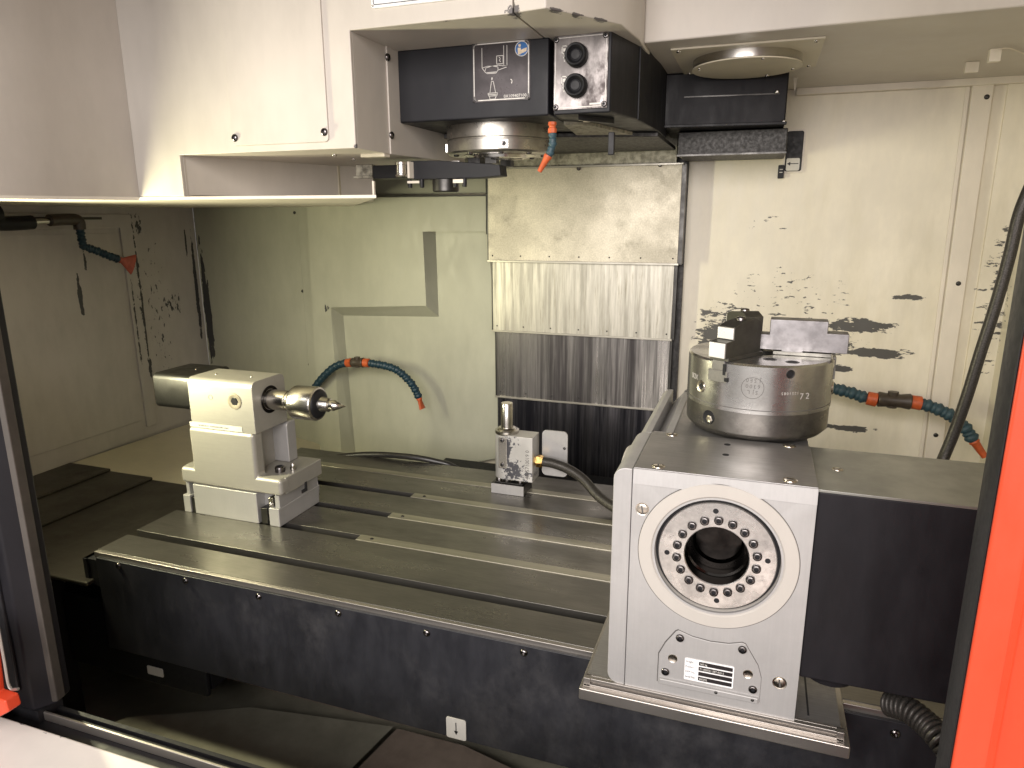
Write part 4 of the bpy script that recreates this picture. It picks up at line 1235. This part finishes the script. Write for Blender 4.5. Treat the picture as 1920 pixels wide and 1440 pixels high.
# stamped circle and characters
def stamp(s, size, a_mid, z, mat, depth=0.12):
    """characters engraved upside down round the chuck"""
    n = len(s)
    w = size * 0.66
    for i, ch in enumerate(s):
        if ch == ' ':
            continue
        off = ((n - 1) / 2 - i) * w
        a_ = a_mid + math.degrees(off / CKR)
        v = Vector(ckv(a_))
        tang = Vector((-v.y, v.x, 0))
        text('stamped_character', ch, size, Vector(ckp(a_, z + size * 0.7, CKR + 0.02)) + tang * w * 0.45, ck, mat, normal=v, right=-tang, depth=depth)


stamp('2', 13, -121, ZC + 56, M['print_g'])
stamp('JSE0', 7, -94, T_ - 22, M['print_g'])
stamp('6300', 7, -94, T_ - 29.5, M['print_g'])
stamp('SJL', 7, -94, T_ - 37, M['print_g'])
stamp('1251085', 5, -66, T_ - 36, M['engrave'])
text('stamped_character', '7 2', 11, Vector(ckp(-58, T_ - 42, CKR + 0.3)), ck, M['engrave'], normal=ckv(-55), right=(-ckv(-55)[1], ckv(-55)[0], 0), depth=0.1)
stamp('XDS', 10, -150, T_ - 32, M['engrave'])
cm = MB()
for k in range(28):
    a0_, a1_ = 2 * math.pi * k / 28, 2 * math.pi * (k + 1) / 28
    pts = []
    for rr2, aa in ((13.6, a0_), (13.6, a1_), (12.9, a1_), (12.9, a0_)):
        ang = -94 + math.degrees(rr2 * math.cos(aa) / CKR)
        pts.append(ckp(ang, T_ - 29 + rr2 * math.sin(aa), CKR + 0.12))
    cm.poly(pts)
part('stamped_circle', cm, M['print_g'], ck)
# jaws
for ji, a in enumerate(JA):
    v = Vector(ckv(a))
    t_ = Vector((-v.y, v.x, 0))

    def L(r_, s_, z_):
        return Vector((CKX, CKY, 0)) + v * r_ + t_ * s_ + Vector((0, 0, z_))

    def jbox(mb, r0, r1, s0, s1, z0, z1):
        vs = [mb.bm.verts.new(L(r_, s_, z_)) for r_ in (r0, r1) for s_ in (s0, s1) for z_ in (z0, z1)]
        for f in ((0, 1, 3, 2), (4, 6, 7, 5), (0, 4, 5, 1), (2, 3, 7, 6), (0, 2, 6, 4), (1, 5, 7, 3)):
            mb.bm.faces.new([vs[i] for i in f])
    R0, R1 = ((22, 94), (18, 88), (22, 92))[ji]
    hs_ = 13
    mb = MB()
    jbox(mb, 16, R1 - 2, -hs_ - 0.5, hs_ + 0.5, T_ + 0.2, T_ + 5)
    rail = part('master_jaw', mb, M['jaw'], ck, bevel=0.6)
    # slot walls at the chuck rim (T shaped)
    mb = MB()
    jbox(mb, CKR - 3, CKR + 0.8, -9, 9, T_ - 12, T_ + 0.5)
    jbox(mb, CKR - 3, CKR + 0.8, -14, 14, T_ - 27, T_ - 12)
    part('jaw_slot_end', mb, M['jaw_grey'] if ji == 0 else M['jaw'], ck, bevel=0.5)
    if ji == 0:
        mb = MB()
        jbox(mb, CKR - 1, CKR + 1.0, 7, 11, T_ - 17, T_ - 3)
        jbox(mb, CKR - 1, CKR + 1.0, 10, 15, T_ - 25, T_ - 20)
        part('jaw_slot_gap', mb, M['dark'], ck)
    # stepped jaw: plate profile in radial/height plane
    if ji == 1:
        prof = [(-3, 6), (-3, 26), (10, 26), (10, 46), (79, 46), (79, 31), (104, 31), (104, 6), (52, 6), (52, 3), (26, 3), (26, 6)]
        th = (-13, 13)
    else:
        prof = [(20, 4), (20, 44), (34, 50), (66, 46), (80, 42), (80, 26), (96, 24), (96, 4)]
        th = (-12, 12)
    mb = MB()
    f0 = [mb.bm.verts.new(L(r_, th[0], T_ + z_)) for r_, z_ in prof]
    f1 = [mb.bm.verts.new(L(r_, th[1], T_ + z_)) for r_, z_ in prof]
    mb.bm.faces.new(f0)
    mb.bm.faces.new(f1[::-1])
    for i in range(len(prof)):
        j = (i + 1) % len(prof)
        mb.bm.faces.new((f0[i], f0[j], f1[j], f1[i]))
    jw = part('jaw', mb, M['jaw_grey'] if ji == 1 else M['jaw'], ck, bevel=0.8)
    if ji != 1:
        mb = MB()
        jbox(mb, 80, 82, -11.5, 11.5, T_ + 26.5, T_ + 41)
        jbox(mb, 96, 98, -11.5, 11.5, T_ + 4.5, T_ + 23.5)
        part('polished_step', mb, M['jaw_bright'], jw, bevel=0.8)
        c = L(50, 0, T_ + 48)
        inst('socket_bolt', SM['bolt5'], jw, c, (0, 0, 1), 1.2)
# T grooves across the top face
for a, off in ((58, 10), (58, 18), (58, -10)):
    v = Vector(ckv(a)); t_ = Vector((-v.y, v.x, 0))
    mb = MB()
    p0 = Vector((CKX, CKY, 0)) + v * -80 + t_ * off
    p1 = Vector((CKX, CKY, 0)) + v * -24 + t_ * off
    n_ = t_ * 1.4
    mb.poly([(*(p0 + n_).xy, T_ + 0.15), (*(p1 + n_).xy, T_ + 0.15), (*(p1 - n_).xy, T_ + 0.15), (*(p0 - n_).xy, T_ + 0.15)])
    part('groove', mb, M['print_g'], ck)
for p in ((12, -48), (38, -58)):
    inst('hole', hole_me, ck, (CKX + p[0], CKY + p[1], T_), (0, 0, 1), 1.3)
    inst('hole_dark', hole_dk, ck, (CKX + p[0], CKY + p[1], T_ + .2), (0, 0, 1), 1.3)

# ================================================================== DOOR, FRAME, SILL
dr = thing('sliding_door', 'bright orange machine door edge with black rubber seal, right side', 'door', (200, 500, 0))
part('door_skin', MB().prism([(146, 469), (164, 462), (172, 452), (340, 300), (352, 312), (352, 520), (155, 520), (149, 474)], 'z', -400, 1000), M['orange'], dr, bevel=3)
part('door_fold', MB().prism([(163.5, 461.5), (166, 458), (168, 459), (165, 463)], 'z', -400, 1000), M['orange'], dr)
part('seal', MB().prism([(147.4, 492), (146.3, 480), (147, 473), (148.8, 474), (155, 520), (150, 510)], 'z', -400, 1000), M['rubber'], dr, bevel=2)
lf = thing('left_door_frame', 'black sheet metal door jamb at the left edge of the opening', 'door frame', (-740, 480, -20))
lf_p = [(-900, 440), (-800, 440), (-775, 470), (-752, 470), (-738, 490), (-745, 512), (-800, 520), (-900, 520)]
part('jamb', MB().prism(lf_p, 'z', -16, 1100), M['motor'], lf, bevel=3)
part('jamb_rib', MB().prism([(-744, 484), (-736, 488), (-738, 500), (-746, 500)], 'z', -16 + 4, 1100), M['jambedge'], lf, bevel=1.5, label='bare metal edge of the jamb')
part('jamb_pocket', MB().box(-792, -765, 466, 471, 10, 500), M['rubber'], lf, bevel=2)
part('foot', MB().box(-790, -745, 470, 500, -40, -16 + 2), M['rubber'], lf)
od = thing('orange_door_corner', 'rounded lower corner of the orange left door at the far left edge', 'door', (-780, 430, 0))
part('corner_skin', MB().prism([(-761, 133), (-719, 107), (-725, 51), (-705, 51), (-703, 38), (-733, 19), (-797, -1)], 'y', 415, 430), M['orange'], od, bevel=2)
part('corner_trim', MB().tube([(-714, 428, 131), (-715, 428, 87), (-715, 428, 56), (-702, 428, 57)], 1.6, 8, smooth_n=4), M['edge'], od)
sl = thing('door_sill', 'white painted sill with black track along the bottom left', 'sill', (-500, 450, -14))
part('sill_top', MB().box(-1400, 600, 120, 452, -60, -14), M['white'], sl, bevel=3, seg=3)
part('track', MB().box(-1400, 600, 453, 492, -60, -30), M['rubber'], sl)
part('track_lip', MB().box(-1400, 600, 476, 479, -30, -19), M['edge'], sl, bevel=0.8)
part('inner_skirt', MB().box(-1400, 600, 492, 497, -420, -26), M['dark'], sl)
# unseen machine shell shading the inside; cut low at left to light side_panel
single('front_shell', MB().box(-1700, -1250, 300, 520, -400, 1300).box(-1250, -905, 300, 460, -400, 560).box(-1700, 900, 300, 460, 1000, 1300), M['dark'], None, None, kind='structure')
single('ceiling', MB().box(-1700, 900, 460, WY + 40, 1250, 1290), M['cream'], None, None, kind='structure')

# ================================================================== TOOL CHANGER ARM
ar = thing('tool_changer_arm', 'black double gripper tool change arm under the cowl left of the spindle nose', 'tool change arm', (-498, 1090, 600))
part('arm_bar', MB().prism([(-552, 600), (-552, 628), (-500, 627), (-396, 618), (-394, 601), (-430, 598.5), (-545, 598)], 'y', 1072, 1104), M['rubber'], ar, bevel=1.2)
part('gripper', MB().prism([(-622, 1070), (-560, 1066), (-552, 1072), (-552, 1104), (-575, 1110), (-622, 1108), (-612, 1090)], 'z', 601, 622), M['rubber'], ar, bevel=1.2)
part('gripper_finger', MB().prism([(-652, 1066), (-622, 1069), (-622, 1082), (-648, 1078)], 'z', 605, 624).prism([(-656, 1064), (-622, 1066.5), (-622, 1070), (-656, 1067.5)], 'z', 601.5, 606), M['greyplate'], ar, bevel=1)
part('roller', MB().lathe([(0, 602), (9, 602), (10.5, 604), (10.5, 606), (9.5, 607), (9.5, 620), (10.5, 621), (10.5, 625), (0, 625)], (-563, 1062, 0), 'z', 28), M['steel'], ar)
part('roller_guard', MB().prism([(-552, 1060), (-548, 1060), (-546, 1074), (-552, 1074)], 'z', 600, 626), M['trim'], ar, bevel=0.8)
part('pivot', MB().lathe([(0, 578), (20, 578), (22, 580), (22, 598), (0, 598)], (-498, 1092, 0), 'z', 40), M['darksteel'], ar)
part('latch_plate', MB().box(-556, -534, 1066, 1074, 592, 596).box(-474, -456, 1066, 1074, 591, 597), M['trim'], ar, bevel=0.6)
for x in (-553, -531, -471, -455):
    part('latch_screw', MB().lathe([(0, 585), (3.4, 585), (3.8, 587), (3.8, 598)], (x, 1070, 0), 'z', 12), M['rubber'], ar)
part('top_bolt', MB().box(-486, -470, 1084, 1092, 622, 627), M['steel'], ar, bevel=0.6)
part('upper_block', MB().box(-470, -448, 1120, 1150, 618, 634), M['beam'], ar, bevel=1)

# the rotary unit stands on its mounting plate
CAM = Vector((0, 0, 538)) * S
for o in (rt_, ck, cr):
    o.location = CAM + (o.location - CAM) * 0.9245
    o.scale = (0.9245,) * 3
